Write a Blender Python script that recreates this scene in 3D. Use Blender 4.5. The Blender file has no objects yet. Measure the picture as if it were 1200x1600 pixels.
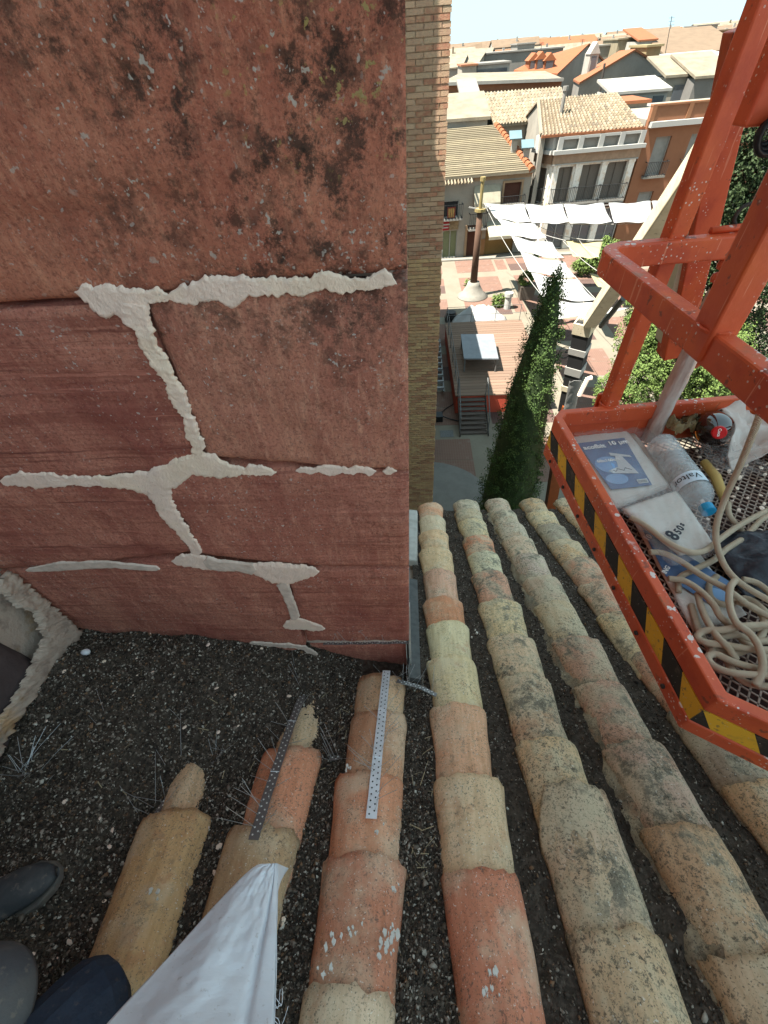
import bpy, bmesh, math, random
import numpy as np
from mathutils import Vector, Matrix, noise as mnoise
random.seed(7); rng = np.random.default_rng(7)
SC = bpy.context.scene; COL = SC.collection
# ------------------------------------------------------------------ camera (origin of the scene is the lens; plaza at z=-12)
FPX, CX, CY = 661.0, 600.0, 800.0
def _n(v): v = np.array(v, float); return v/np.linalg.norm(v)
_D = _n([652-CX, CY-1408, FPX]); _V = _n([640-CX, CY-545, FPX])
_Z = -_D; _Y = _n(_V-_V.dot(_Z)*_Z); _X = np.cross(_Y, _Z)
if _X[0] < 0: _X = -_X
_M = np.array([_X, _Y, _Z])
cam = bpy.data.objects.new('camera', bpy.data.cameras.new('camera')); COL.objects.link(cam); SC.camera = cam
cam.data.sensor_fit = 'VERTICAL'; cam.data.sensor_height = 36; cam.data.lens = 36*FPX/1600
cam.data.clip_start = 0.02; cam.data.clip_end = 4000
cam.matrix_world = Matrix(((_M[0,0],_M[0,1],-_M[0,2],0),(_M[1,0],_M[1,1],-_M[1,2],0),(_M[2,0],_M[2,1],-_M[2,2],0),(0,0,0,1)))
# ------------------------------------------------------------------ light
LV = Vector((0.5, 0.17, -1.0)).normalized()
w = bpy.data.worlds.new('World'); SC.world = w; w.use_nodes = True
wt = w.node_tree; wt.nodes.clear()
sky = wt.nodes.new('ShaderNodeTexSky'); sky.sky_type = 'NISHITA'; sky.sun_disc = False
sky.sun_elevation = math.asin(-LV.z); sky.sun_rotation = math.atan2(-LV.x, -LV.y); sky.air_density = 1.0; sky.dust_density = 0.4; sky.ozone_density = 1.6
bg = wt.nodes.new('ShaderNodeBackground'); bg.inputs[1].default_value = 0.15
gm = wt.nodes.new('ShaderNodeGamma'); gm.inputs[1].default_value = 0.05; wt.links.new(sky.outputs[0], gm.inputs[0]); tn = wt.nodes.new('ShaderNodeMix'); tn.data_type = 'RGBA'; tn.blend_type = 'MULTIPLY'; tn.inputs[0].default_value = 1; tn.inputs[7].default_value = (.62,.86,.96,1); wt.links.new(gm.outputs[0], tn.inputs[6])
wo = wt.nodes.new('ShaderNodeOutputWorld'); wt.links.new(tn.outputs[2], bg.inputs[0]); wt.links.new(bg.outputs[0], wo.inputs[0])
sun = bpy.data.objects.new('sun', bpy.data.lights.new('sun', 'SUN')); COL.objects.link(sun)
sun.data.energy = 2.3; sun.data.angle = math.radians(0.5); sun.data.color = (1.0, 0.94, 0.85)
sun.rotation_euler = LV.to_track_quat('-Z', 'Y').to_euler()
SC.view_settings.view_transform = 'Standard'; SC.view_settings.look = 'None'; SC.view_settings.gamma = 1
SC.view_settings.exposure = 3.1
try: SC.view_settings.use_curve_mapping = False
except Exception: pass
# ------------------------------------------------------------------ photo measurements -> places
def ray(x, y): return Vector(_M@np.array([(x-CX)/FPX, (CY-y)/FPX, 1.0]))
def at_y(x, y, Y): d = ray(x, y); return d*(Y/d.y)
def at_x(x, y, X): d = ray(x, y); return d*(X/d.x)
def at_z(x, y, z): d = ray(x, y); return d*(z/d.z)
def at_plane(x, y, p, n): d = ray(x, y); n = Vector(n); return d*(Vector(p).dot(n)/d.dot(n))
# ------------------------------------------------------------------ naming
def tag(o, label=None, cat=None, group=None, kind=None):
    if label: o['label'] = label
    if cat: o['category'] = cat
    if group: o['group'] = group
    if kind: o['kind'] = kind
    return o
def empty(name, loc=(0,0,0), label=None, cat=None, group=None, rz=0):
    o = bpy.data.objects.new(name, None); COL.objects.link(o); o.location = loc; o.rotation_euler.z = rz; o.empty_display_size = .1
    return tag(o, label, cat, group)
def link(name, me, m, parent=None, smooth=False):
    for mm in (m if isinstance(m, (list, tuple)) else [m]): 
        if mm is not None: me.materials.append(mm)
    if smooth: me.polygons.foreach_set('use_smooth', [True]*len(me.polygons))
    o = bpy.data.objects.new(name, me); COL.objects.link(o)
    if parent is not None: o.parent = parent; o.matrix_parent_inverse = parent_inv(parent)
    return o
def parent_inv(p):
    m = Matrix.LocRotScale(p.location, p.rotation_euler, p.scale) if p.rotation_mode != 'QUATERNION' else Matrix.LocRotScale(p.location, p.rotation_quaternion, p.scale)
    if p.parent is not None: m = parent_inv(p.parent).inverted() @ p.matrix_parent_inverse @ m
    return m.inverted()
class MB:
    def __init__(s): s.v = []; s.f = []; s.mi = []; s.cur = 0
    def add(s, vs, fs):
        b = len(s.v); s.v += [tuple(v) for v in vs]; s.f += [tuple(b+i for i in f) for f in fs]; s.mi += [s.cur]*len(fs); return s
    def hexa(s, p):   # p: 4 bottom + 4 top
        return s.add(p, [(3,2,1,0),(4,5,6,7),(0,1,5,4),(1,2,6,5),(2,3,7,6),(3,0,4,7)])
    def box(s, x0,x1,y0,y1,z0,z1):
        return s.hexa([(x0,y0,z0),(x1,y0,z0),(x1,y1,z0),(x0,y1,z0),(x0,y0,z1),(x1,y0,z1),(x1,y1,z1),(x0,y1,z1)])
    def fbox(s, O, U, V, W, u0,u1,v0,v1,w0,w1):
        P = lambda a,b,c: O+U*a+V*b+W*c
        return s.hexa([P(u0,v0,w0),P(u1,v0,w0),P(u1,v1,w0),P(u0,v1,w0),P(u0,v0,w1),P(u1,v0,w1),P(u1,v1,w1),P(u0,v1,w1)])
    def slab(s, pts, off):   # polygon extruded by vector
        n = len(pts); o = Vector(off); pts = [Vector(p) for p in pts]
        return s.add(pts+[p+o for p in pts], [tuple(range(n-1,-1,-1)), tuple(range(n,2*n))]+[(i,(i+1)%n,n+(i+1)%n,n+i) for i in range(n)])
    def tube(s, path, r, n=8, caps=True, squash=1.0):
        path = [Vector(p) for p in path]; L = len(path); vs = []
        up = Vector((0,0,1)); pn = None
        for i, p in enumerate(path):
            t = (path[min(i+1,L-1)]-path[max(i-1,0)]).normalized()
            a = t.cross(up if abs(t.z) < .95 else Vector((1,0,0))).normalized() if pn is None else (pn-t*pn.dot(t)).normalized()
            pn = a; b = t.cross(a); rr = r[i] if isinstance(r, (list, tuple)) else r
            for k in range(n):
                an = 2*math.pi*k/n; vs.append(p+a*math.cos(an)*rr+b*math.sin(an)*rr*squash)
        fs = [(i*n+k, i*n+(k+1)%n, (i+1)*n+(k+1)%n, (i+1)*n+k) for i in range(L-1) for k in range(n)]
        if caps: fs += [tuple(range(n-1,-1,-1)), tuple((L-1)*n+k for k in range(n))]
        return s.add(vs, fs)
    def bar(s, a, b, w_, h_, side=None):   # rectangular bar from a to b
        a = Vector(a); b = Vector(b); t = (b-a).normalized()
        sd = Vector(side) if side is not None else (t.cross(Vector((0,0,1))) if abs(t.z) < .98 else Vector((1,0,0)))
        sd = (sd-t*sd.dot(t)).normalized(); up = sd.cross(t)
        q = [(-1,-1),(1,-1),(1,1),(-1,1)]
        return s.hexa([a+sd*(w_/2*i)+up*(h_/2*j) for i,j in q]+[b+sd*(w_/2*i)+up*(h_/2*j) for i,j in q])
    def lathe(s, prof, n=16, M4=None, caps=True):
        vs = []; 
        for r_, z_ in prof:
            for k in range(n):
                a = 2*math.pi*k/n; v = Vector((r_*math.cos(a), r_*math.sin(a), z_)); vs.append(M4@v if M4 else v)
        L = len(prof); fs = [(i*n+k, i*n+(k+1)%n, (i+1)*n+(k+1)%n, (i+1)*n+k) for i in range(L-1) for k in range(n)]
        if caps: fs += [tuple(range(n-1,-1,-1)), tuple((L-1)*n+k for k in range(n))]
        return s.add(vs, fs)
    def grid(s, fn, nu, nv):
        vs = [fn(i/nu, j/nv) for j in range(nv+1) for i in range(nu+1)]
        return s.add(vs, [(j*(nu+1)+i, j*(nu+1)+i+1, (j+1)*(nu+1)+i+1, (j+1)*(nu+1)+i) for j in range(nv) for i in range(nu)])
    def mesh(s, name='m'):
        me = bpy.data.meshes.new(name); me.from_pydata(s.v, [], s.f)
        if any(s.mi): me.polygons.foreach_set('material_index', s.mi)
        me.update(); return me
    def build(s, name, m, parent=None, smooth=False, bevel=0, solid=0):
        o = link(name, s.mesh(name), m, parent, smooth)
        if solid: md = o.modifiers.new('s','SOLIDIFY'); md.thickness = solid; md.offset = 0
        if bevel: md = o.modifiers.new('b','BEVEL'); md.width = bevel; md.segments = 2; md.limit_method = 'ANGLE'
        return o
def np_mesh(name, V, F, m, parent=None, smooth=False):
    me = bpy.data.meshes.new(name); V = np.asarray(V, np.float32); F = np.asarray(F, np.int32); k = F.shape[1]
    me.vertices.add(len(V)); me.vertices.foreach_set('co', V.ravel()); me.loops.add(F.size); me.loops.foreach_set('vertex_index', F.ravel())
    me.polygons.add(len(F)); me.polygons.foreach_set('loop_start', np.arange(0, F.size, k, dtype=np.int32)); me.polygons.foreach_set('loop_total', np.full(len(F), k, np.int32))
    me.update(calc_edges=True); return link(name, me, m, parent, smooth)
def fbm(x, y, z, o=3): return mnoise.fractal((x,y,z), 0.6, 2.1, o)
# ------------------------------------------------------------------ materials
def mat(name, base, rough=.85, layers=(), bump=(), metal=0, coords='world', objcol=False, spec=.4, trans=0, alpha=1, island=None, emis=None, ior=1.45, sub=None):
    """layers: dicts kind noise|voro|wave|brick, s (scale or xyz), lo, hi, c colour, a opacity, mask (centre, radius)"""
    m = bpy.data.materials.new(name); m.use_nodes = True; t = m.node_tree; N = t.nodes; L = t.links; N.clear()
    out = N.new('ShaderNodeOutputMaterial'); b = N.new('ShaderNodeBsdfPrincipled'); L.new(b.outputs[0], out.inputs[0])
    b.inputs['Roughness'].default_value = rough; b.inputs['Metallic'].default_value = metal; b.inputs['Specular IOR Level'].default_value = spec
    b.inputs['Transmission Weight'].default_value = trans; b.inputs['Alpha'].default_value = alpha; b.inputs['IOR'].default_value = ior
    geo = N.new('ShaderNodeNewGeometry'); tc = N.new('ShaderNodeTexCoord')
    if coords == 'world': co = geo.outputs['Position']
    else:
        oi = N.new('ShaderNodeObjectInfo'); mu = N.new('ShaderNodeVectorMath'); mu.operation = 'SCALE'; mu.inputs[0].default_value = (17.3, 31.7, 23.1); L.new(oi.outputs['Random'], mu.inputs['Scale'])
        ad = N.new('ShaderNodeVectorMath'); ad.operation = 'ADD'; L.new(tc.outputs['Object'], ad.inputs[0]); L.new(mu.outputs[0], ad.inputs[1]); co = ad.outputs[0]
    def scaled(s):
        mp = N.new('ShaderNodeMapping'); L.new(co, mp.inputs[0])
        if isinstance(s, (tuple, list)):
            if len(s) == 6: mp.inputs['Rotation'].default_value = s[3:]; 
            mp.inputs['Scale'].default_value = s[:3]; 
        else: mp.inputs['Scale'].default_value = (s, s, s)
        return mp.outputs[0]
    def tex(d):
        k = d.get('kind', 'noise'); v = scaled(d.get('s', 5))
        if k == 'noise':
            n = N.new('ShaderNodeTexNoise'); n.inputs['Scale'].default_value = 1; n.inputs['Detail'].default_value = d.get('det', 5); n.inputs['Roughness'].default_value = d.get('r', .6); n.inputs['Distortion'].default_value = d.get('dist', 0); L.new(v, n.inputs[0]); return n.outputs[0]
        if k == 'voro':
            n = N.new('ShaderNodeTexVoronoi'); n.inputs['Scale'].default_value = 1; n.inputs['Randomness'].default_value = 1; L.new(v, n.inputs[0]); return n.outputs['Distance']
        if k == 'wave':
            n = N.new('ShaderNodeTexWave'); n.inputs['Scale'].default_value = 1; n.inputs['Distortion'].default_value = d.get('dist', 4); n.inputs['Detail'].default_value = 3; n.inputs['Detail Scale'].default_value = d.get('ds', 1); n.bands_direction = d.get('dir', 'Z'); L.new(v, n.inputs[0]); return n.outputs['Fac']
    if objcol:
        oi2 = N.new('ShaderNodeObjectInfo'); col = oi2.outputs['Color']
    else:
        rgb = N.new('ShaderNodeRGB'); rgb.outputs[0].default_value = (*base, 1); col = rgb.outputs[0]
    if island:
        rp = N.new('ShaderNodeValToRGB'); L.new(geo.outputs['Random Per Island'], rp.inputs[0]); e = rp.color_ramp.elements; rp.color_ramp.interpolation = 'CONSTANT'
        while len(e) < len(island): e.new(.5)
        for i, (p, c) in enumerate(island): e[i].position = p; e[i].color = (*c, 1)
        col = rp.outputs[0]
    for d in layers:
        o = tex(d); mr = N.new('ShaderNodeMapRange'); mr.interpolation_type = 'SMOOTHSTEP'; L.new(o, mr.inputs[0])
        mr.inputs[1].default_value = d.get('lo', .4); mr.inputs[2].default_value = d.get('hi', .7); mr.inputs[3].default_value = 0; mr.inputs[4].default_value = d.get('a', 1)
        if d.get('lo', .4) > d.get('hi', .7): mr.inputs[1].default_value = d['hi']; mr.inputs[2].default_value = d['lo']; mr.inputs[3].default_value = d.get('a', 1); mr.inputs[4].default_value = 0
        f = mr.outputs[0]
        if 'mod' in d:
            o2 = tex(d['mod']); m2 = N.new('ShaderNodeMapRange'); m2.interpolation_type = 'SMOOTHSTEP'; L.new(o2, m2.inputs[0]); m2.inputs[1].default_value = d['mod']['lo']; m2.inputs[2].default_value = d['mod']['hi']
            q = N.new('ShaderNodeMath'); q.operation = 'MULTIPLY'; L.new(f, q.inputs[0]); L.new(m2.outputs[0], q.inputs[1]); f = q.outputs[0]
        if 'mask' in d:
            c, r0, r1 = d['mask']; dv = N.new('ShaderNodeVectorMath'); dv.operation = 'DISTANCE'; L.new(geo.outputs['Position'], dv.inputs[0]); dv.inputs[1].default_value = c
            m3 = N.new('ShaderNodeMapRange'); m3.interpolation_type = 'SMOOTHSTEP'; L.new(dv.outputs['Value'], m3.inputs[0]); m3.inputs[1].default_value = r0; m3.inputs[2].default_value = r1; m3.inputs[3].default_value = 1; m3.inputs[4].default_value = 0
            q = N.new('ShaderNodeMath'); q.operation = 'MULTIPLY'; L.new(f, q.inputs[0]); L.new(m3.outputs[0], q.inputs[1]); f = q.outputs[0]
        if d.get('up'):
            sx = N.new('ShaderNodeSeparateXYZ'); L.new(geo.outputs['Normal'], sx.inputs[0]); m4 = N.new('ShaderNodeMapRange'); L.new(sx.outputs[2], m4.inputs[0]); m4.inputs[1].default_value = .3; m4.inputs[2].default_value = .8
            q = N.new('ShaderNodeMath'); q.operation = 'MULTIPLY'; L.new(f, q.inputs[0]); L.new(m4.outputs[0], q.inputs[1]); f = q.outputs[0]
        mx = N.new('ShaderNodeMix'); mx.data_type = 'RGBA'; mx.blend_type = d.get('blend', 'MIX'); L.new(f, mx.inputs['Factor']); L.new(col, mx.inputs[6]); mx.inputs[7].default_value = (*d['c'], 1); col = mx.outputs[2]
    L.new(col, b.inputs['Base Color'])
    prev = None
    for d in bump:
        bp = N.new('ShaderNodeBump'); bp.inputs['Strength'].default_value = d.get('k', .5); bp.inputs['Distance'].default_value = d.get('d', .01); L.new(tex(d), bp.inputs['Height'])
        if prev: L.new(prev, bp.inputs['Normal'])
        prev = bp.outputs[0]
    if prev: L.new(prev, b.inputs['Normal'])
    if emis: b.inputs['Emission Color'].default_value = (*emis[:3], 1); b.inputs['Emission Strength'].default_value = emis[3]
    if sub: b.inputs['Subsurface Weight'].default_value = sub
    return m
WY = 0.806
P = lambda x, y: tuple(at_y(x, y, WY))
DK = (.035,.03,.026)
def stone_mat(name, base, strata=0, rough_dark=0.3):
    ly = [dict(s=(9,9,2.2,0,.6,0), lo=.35, hi=.7, c=(base[0]*1.4, base[1]*1.7, base[2]*1.6), a=.6, det=8),
          dict(s=(70,70,12,0,.75,0), lo=.45, hi=.75, c=(base[0]*1.7+.03, base[1]*2.5, base[2]*2.4), a=.5, det=6, r=.7),
          dict(s=1.7, lo=.5, hi=.62, c=(base[0]*.7, base[1]*.55, base[2]*.6), a=.6),
          dict(s=38, lo=.56, hi=.68, c=DK, a=rough_dark, mod=dict(s=5, lo=.42, hi=.6), det=7, r=.7),
          dict(s=130, lo=.48, hi=.64, c=(base[0]*.4, base[1]*.36, base[2]*.4), a=.65, det=6, r=.8), dict(s=75, lo=.57, hi=.66, c=(base[0]*1.5, base[1]*2.0, base[2]*1.9), a=.5, det=5, r=.8),
          dict(s=300, lo=.6, hi=.72, c=(.5,.33,.25), a=.4, det=2)]
    if strata: ly += [dict(s=(.8,1,34), lo=.52, hi=.6, c=(base[0]*.6, base[1]*.5, base[2]*.52), a=.5*strata, det=3, dist=.3, mod=dict(s=2.5, lo=.35, hi=.55)), dict(s=(1.4,1,75), lo=.56, hi=.64, c=(base[0]*.4, base[1]*.35, base[2]*.4), a=.7*strata, det=3, mod=dict(s=(1,1,6), lo=.42, hi=.58)), dict(s=(1.6,1,50), lo=.6, hi=.66, c=(base[0]*1.6, base[1]*1.8, base[2]*1.8), a=.4*strata, det=3)]
    ly += [dict(s=15, lo=.47, hi=.58, c=(.045,.04,.034), a=.85, det=10, r=.8, mod=dict(s=5, lo=.4, hi=.56), mask=(P(440,60), .2, .65)),
           dict(s=24, lo=.5, hi=.6, c=(.04,.034,.028), a=.8, det=8, r=.78, mod=dict(s=6, lo=.45, hi=.55), mask=(P(540,260), .1, .6)),
           dict(s=18, lo=.55, hi=.64, c=(.05,.035,.025), a=.6, det=8, r=.78, mask=(P(300,130), .02, .4)),
           dict(s=46, lo=.63, hi=.67, c=(.62,.57,.5), a=.9, det=3, mod=dict(s=9, lo=.48, hi=.56, det=4), mask=(P(370,110), .1, .55)),
           dict(s=95, lo=.64, hi=.68, c=(.65,.6,.52), a=.85, det=2, mod=dict(s=14, lo=.5, hi=.56, det=3), mask=(P(400,160), .1, .85)),
           dict(s=70, lo=.6, hi=.65, c=(.5,.4,.14), a=.85, det=3, mod=dict(s=16, lo=.48, hi=.56), mask=(P(490,30), .03, .24)),
           dict(s=70, lo=.6, hi=.65, c=(.45,.37,.16), a=.8, det=3, mod=dict(s=16, lo=.5, hi=.58), mask=(P(610,120), .02, .16)),
           dict(s=110, lo=.7, hi=.72, c=(.65,.6,.55), a=.8, det=1, mod=dict(s=3, lo=.4, hi=.6))]
    return mat(name, base, .93, ly, [dict(s=190, k=.9, d=.005, det=6, r=.75), dict(s=70, k=.5, d=.007, det=5), dict(s=(40,40,14,0,.7,0), k=.3, d=.01, det=6), dict(s=9, k=.3, d=.02)]+([dict(s=(1.1,1,45), k=.55, d=.012, det=4)] if strata else []), spec=.2)
ST_TOP = stone_mat('sandstone_top', (.53,.185,.12), 0)
ST_MID = stone_mat('sandstone_pitted', (.54,.215,.15), 0, .55)
ST_LEFT = stone_mat('sandstone_banded', (.5,.18,.13), 1)
ST_LOW = stone_mat('sandstone_low', (.5,.18,.13), .6, .45)
ST_PURP = mat('purple_stone', (.085,.062,.06), .9, [dict(s=9, lo=.4, hi=.7, c=(.13,.1,.095), a=.7)], [dict(s=60, k=.5, d=.006)])
MORT = mat('lime_mortar', (.98,.77,.64), .95, [dict(s=22, lo=.4, hi=.65, c=(.86,.68,.57), a=.7), dict(s=4, lo=.45, hi=.6, c=(.98,.8,.6), a=.6), dict(s=170, lo=.62, hi=.7, c=(.4,.32,.26), a=.5)], [dict(s=150, k=.9, d=.004, det=6), dict(s=40, k=.4, d=.006)], spec=.15)
MORT_G = mat('grey_mortar', (.78,.64,.54), .95, [dict(s=30, lo=.4, hi=.65, c=(.58,.47,.39), a=.7)], [dict(s=(20,20,120), k=.6, d=.004), dict(s=30, k=.5, d=.008)], spec=.15)
MORT_D = mat('dirty_mortar', (.52,.41,.33), .95, [dict(s=16, lo=.5, hi=.66, c=(.28,.21,.17), a=.7), dict(s=4, lo=.54, hi=.62, c=(.6,.36,.16), a=.6)], [dict(s=60, k=.9, d=.006)], spec=.15)
TILE = mat('clay_tile', (1,1,1), .9, [
    dict(s=(60,5,60), lo=.35, hi=.72, c=(.68,.6,.5), a=.5, blend='MULTIPLY', det=6),
    dict(s=6, lo=.45, hi=.65, c=(.74,.62,.44), a=.5, det=7), dict(s=11, lo=.53, hi=.66, c=(.55,.24,.12), a=.4, det=7, r=.7),
    dict(s=26, lo=.5, hi=.64, c=(.2,.17,.13), a=.55, mod=dict(s=5, lo=.45, hi=.62), det=9, r=.78),
    dict(s=110, lo=.55, hi=.63, c=(.12,.1,.085), a=.7, mod=dict(s=7, lo=.4, hi=.58), det=4, r=.7),
    dict(s=230, lo=.58, hi=.66, c=(.13,.09,.065), a=.7, det=2, mod=dict(s=20, lo=.35, hi=.6)),
    dict(s=160, lo=.66, hi=.7, c=(.9,.86,.78), a=.7, det=2),
    ], [dict(s=170, k=.7, d=.003, det=6, r=.75), dict(s=(70,6,70), k=.5, d=.003), dict(s=14, k=.5, d=.012)], coords='object', objcol=True, spec=.2)
TILE_OLD = mat('weathered_tile', (1,1,1), .95, [
    dict(s=(60,5,60), lo=.35, hi=.72, c=(.62,.55,.46), a=.5, blend='MULTIPLY', det=6),
    dict(s=8, lo=.42, hi=.58, c=(.68,.58,.4), a=.65, det=7), dict(s=6, lo=.54, hi=.66, c=(.55,.27,.15), a=.5, det=7, r=.7),
    dict(s=16, lo=.47, hi=.58, c=(.15,.14,.11), a=.8, mod=dict(s=4.5, lo=.42, hi=.56), det=9, r=.82),
    dict(s=80, lo=.52, hi=.6, c=(.1,.09,.07), a=.8, mod=dict(s=6, lo=.36, hi=.56), det=5, r=.75),
    dict(s=200, lo=.58, hi=.66, c=(.1,.08,.06), a=.7, det=2),
    dict(s=130, lo=.64, hi=.69, c=(.88,.84,.74), a=.75, det=3, mod=dict(s=9, lo=.42, hi=.56)),
    ], [dict(s=150, k=.8, d=.004, det=6, r=.75), dict(s=(70,6,70), k=.4, d=.003), dict(s=14, k=.6, d=.014)], coords='object', objcol=True, spec=.2)
DIRT = mat('dark_debris', (.06,.046,.036), .95, [dict(s=60, lo=.45, hi=.65, c=(.13,.1,.08), a=.8), dict(s=7, lo=.5, hi=.65, c=(.11,.085,.065), a=.6)], [dict(s=160, k=1, d=.006)], spec=.2)
CHIP = mat('debris_chips', (.03,.02,.02), .8, [], [], spec=.35, island=[(0,(.03,.023,.018)),(.18,(.08,.06,.046)),(.34,(.05,.037,.029)),(.46,(.15,.118,.092)),(.6,(.11,.085,.06)),(.7,(.25,.205,.165)),(.8,(.09,.062,.042)),(.86,(.4,.35,.29)),(.93,(.62,.57,.49)),(.96,(.24,.14,.08))])
WHITE_PL = mat('white_plaster', (.55,.53,.48), .9, [dict(s=9, lo=.4, hi=.65, c=(.36,.34,.3), a=.6)], [dict(s=40, k=.4, d=.005)])
METAL = mat('dull_metal', (.13,.13,.125), .75, [dict(s=20, lo=.4, hi=.7, c=(.07,.07,.07), a=.7)], metal=.1)
STEEL = mat('bright_steel', (.88,.9,.93), .4, [dict(s=60, lo=.5, hi=.7, c=(.6,.62,.65), a=.5)], metal=.25)
STEEL_D = mat('tarnished_steel', (.2,.19,.185), .45, [dict(s=60, lo=.5, hi=.7, c=(.2,.2,.2), a=.6)], metal=.5)
PIN = mat('wire_pin', (.5,.5,.5), .35, metal=.6)
HOLE_W = mat('bright_hole', (.75,.75,.72), .5); HOLE_D = mat('dark_hole', (.02,.02,.02), .8)
BRICK = mat('tower_brick', (1,1,1), .9, [dict(s=14, lo=.4, hi=.65, c=(.5,.36,.22), a=.5), dict(s=60, lo=.58, hi=.7, c=(.12,.08,.06), a=.5)], [dict(s=60, k=.5, d=.006)], objcol=True, coords='world', spec=.15)
BRICK_J = mat('tower_brick_mass', (.3,.17,.09), .9, [dict(s=14, lo=.4, hi=.65, c=(.34,.24,.15), a=.5)], island=[(0,(.44,.27,.15)),(.2,(.5,.33,.18)),(.4,(.4,.22,.13)),(.55,(.54,.38,.2)),(.75,(.46,.31,.17)),(.9,(.34,.19,.11))], spec=.15)  # yellower lower bricks: light bounced off the ground put into the colour
BRICK_M = mat('brick_mortar', (.6,.46,.32), .95, [dict(s=10, lo=.4, hi=.6, c=(.5,.36,.25), a=.6)])
RED = mat('red_paint', (.62,.095,.03), .48, [
    dict(s=7, lo=.42, hi=.65, c=(.42,.04,.014), a=.7), dict(s=3.3, lo=.5, hi=.68, c=(.68,.125,.024), a=.8), dict(s=(90,90,5), lo=.66, hi=.7, c=(.75,.3,.18), a=.6, det=2), dict(s=40, lo=.6, hi=.64, c=(.16,.05,.03), a=.8, det=8, mod=dict(s=8, lo=.48, hi=.56)), dict(s=22, lo=.56, hi=.62, c=(.3,.13,.06), a=.7, det=7, mod=dict(s=6, lo=.5, hi=.6), up=True), dict(s=70, lo=.6, hi=.68, c=(.05,.025,.018), a=.6, mod=dict(s=9, lo=.5, hi=.62), det=6),
    dict(kind='voro', s=(48,48,48), lo=.32, hi=.26, c=(.68,.6,.54), a=.9, mod=dict(s=17, lo=.5, hi=.55), up=True),
    dict(kind='voro', s=(95,95,95), lo=.2, hi=.16, c=(.7,.62,.56), a=.85, mod=dict(s=9, lo=.48, hi=.56)),
    dict(s=28, lo=.62, hi=.64, c=(.72,.67,.62), a=.9, mod=dict(s=5, lo=.52, hi=.6), up=True)], [dict(s=90, k=.25, d=.003), dict(s=16, k=.15, d=.006)], spec=.5)
YEL = mat('hazard_yellow', (.8,.45,.03), .6, [dict(s=30, lo=.5, hi=.7, c=(.5,.28,.05), a=.6), dict(s=70, lo=.58, hi=.66, c=(.2,.14,.07), a=.7, det=6), dict(kind='voro', s=90, lo=.12, hi=.08, c=(.6,.5,.4), a=.7)])
BLK = mat('hazard_black', (.022,.02,.018), .6, [dict(s=40, lo=.55, hi=.7, c=(.12,.09,.07), a=.6), dict(kind='voro', s=90, lo=.12, hi=.08, c=(.5,.45,.4), a=.7)])
ROPE = mat('rope_fibre', (.72,.58,.42), .95, [dict(s=25, lo=.45, hi=.7, c=(.56,.44,.3), a=.6), dict(kind='wave', s=(160,160,160), lo=.55, hi=.9, c=(.45,.34,.23), a=.55, dist=1.5, dir='DIAGONAL')], [dict(kind='wave', s=(160,160,160), k=.8, d=.003, dist=1.5, dir='DIAGONAL')])
CREAM = mat('cream_boom_paint', (.62,.55,.4), .5, [dict(s=4, lo=.45, hi=.65, c=(.5,.42,.28), a=.6), dict(s=20, lo=.58, hi=.7, c=(.2,.16,.12), a=.6)])
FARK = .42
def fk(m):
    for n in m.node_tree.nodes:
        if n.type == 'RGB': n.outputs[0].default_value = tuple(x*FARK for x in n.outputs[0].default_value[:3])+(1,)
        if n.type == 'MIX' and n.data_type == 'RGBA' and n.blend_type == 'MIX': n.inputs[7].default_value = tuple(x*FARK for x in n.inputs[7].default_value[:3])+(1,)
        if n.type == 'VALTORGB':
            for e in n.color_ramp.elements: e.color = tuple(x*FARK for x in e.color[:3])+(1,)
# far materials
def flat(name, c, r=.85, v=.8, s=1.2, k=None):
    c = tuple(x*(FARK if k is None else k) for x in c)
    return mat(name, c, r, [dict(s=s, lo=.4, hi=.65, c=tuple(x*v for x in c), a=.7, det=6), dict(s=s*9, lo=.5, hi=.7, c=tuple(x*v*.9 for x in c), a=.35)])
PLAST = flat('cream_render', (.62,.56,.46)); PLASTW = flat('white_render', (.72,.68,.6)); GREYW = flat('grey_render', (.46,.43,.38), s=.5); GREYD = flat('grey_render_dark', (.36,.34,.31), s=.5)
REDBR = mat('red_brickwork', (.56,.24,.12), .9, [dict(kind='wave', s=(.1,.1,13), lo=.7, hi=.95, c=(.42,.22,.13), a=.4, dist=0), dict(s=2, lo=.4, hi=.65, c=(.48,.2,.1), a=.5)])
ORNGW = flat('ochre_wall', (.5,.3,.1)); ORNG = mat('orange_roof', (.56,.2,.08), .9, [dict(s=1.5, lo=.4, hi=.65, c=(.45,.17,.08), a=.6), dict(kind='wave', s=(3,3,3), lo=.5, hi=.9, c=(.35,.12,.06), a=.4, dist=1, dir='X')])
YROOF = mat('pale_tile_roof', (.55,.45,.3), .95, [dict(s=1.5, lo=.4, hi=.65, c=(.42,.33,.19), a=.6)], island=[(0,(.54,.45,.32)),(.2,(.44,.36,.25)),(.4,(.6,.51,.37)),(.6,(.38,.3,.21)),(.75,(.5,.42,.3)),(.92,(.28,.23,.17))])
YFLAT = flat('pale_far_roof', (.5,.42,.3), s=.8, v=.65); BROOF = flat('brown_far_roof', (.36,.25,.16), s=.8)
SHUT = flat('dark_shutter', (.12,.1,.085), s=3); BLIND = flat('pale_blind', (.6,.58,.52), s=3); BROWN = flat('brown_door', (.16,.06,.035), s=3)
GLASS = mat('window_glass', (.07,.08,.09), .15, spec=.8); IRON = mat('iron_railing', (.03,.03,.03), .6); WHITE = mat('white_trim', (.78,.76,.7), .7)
SAIL = mat('white_sail', (.8,.79,.76), .8, [dict(s=1.2, lo=.4, hi=.7, c=(.72,.71,.68), a=.6)]); SAILY = mat('yellow_sail', (.72,.62,.34), .8)
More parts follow.
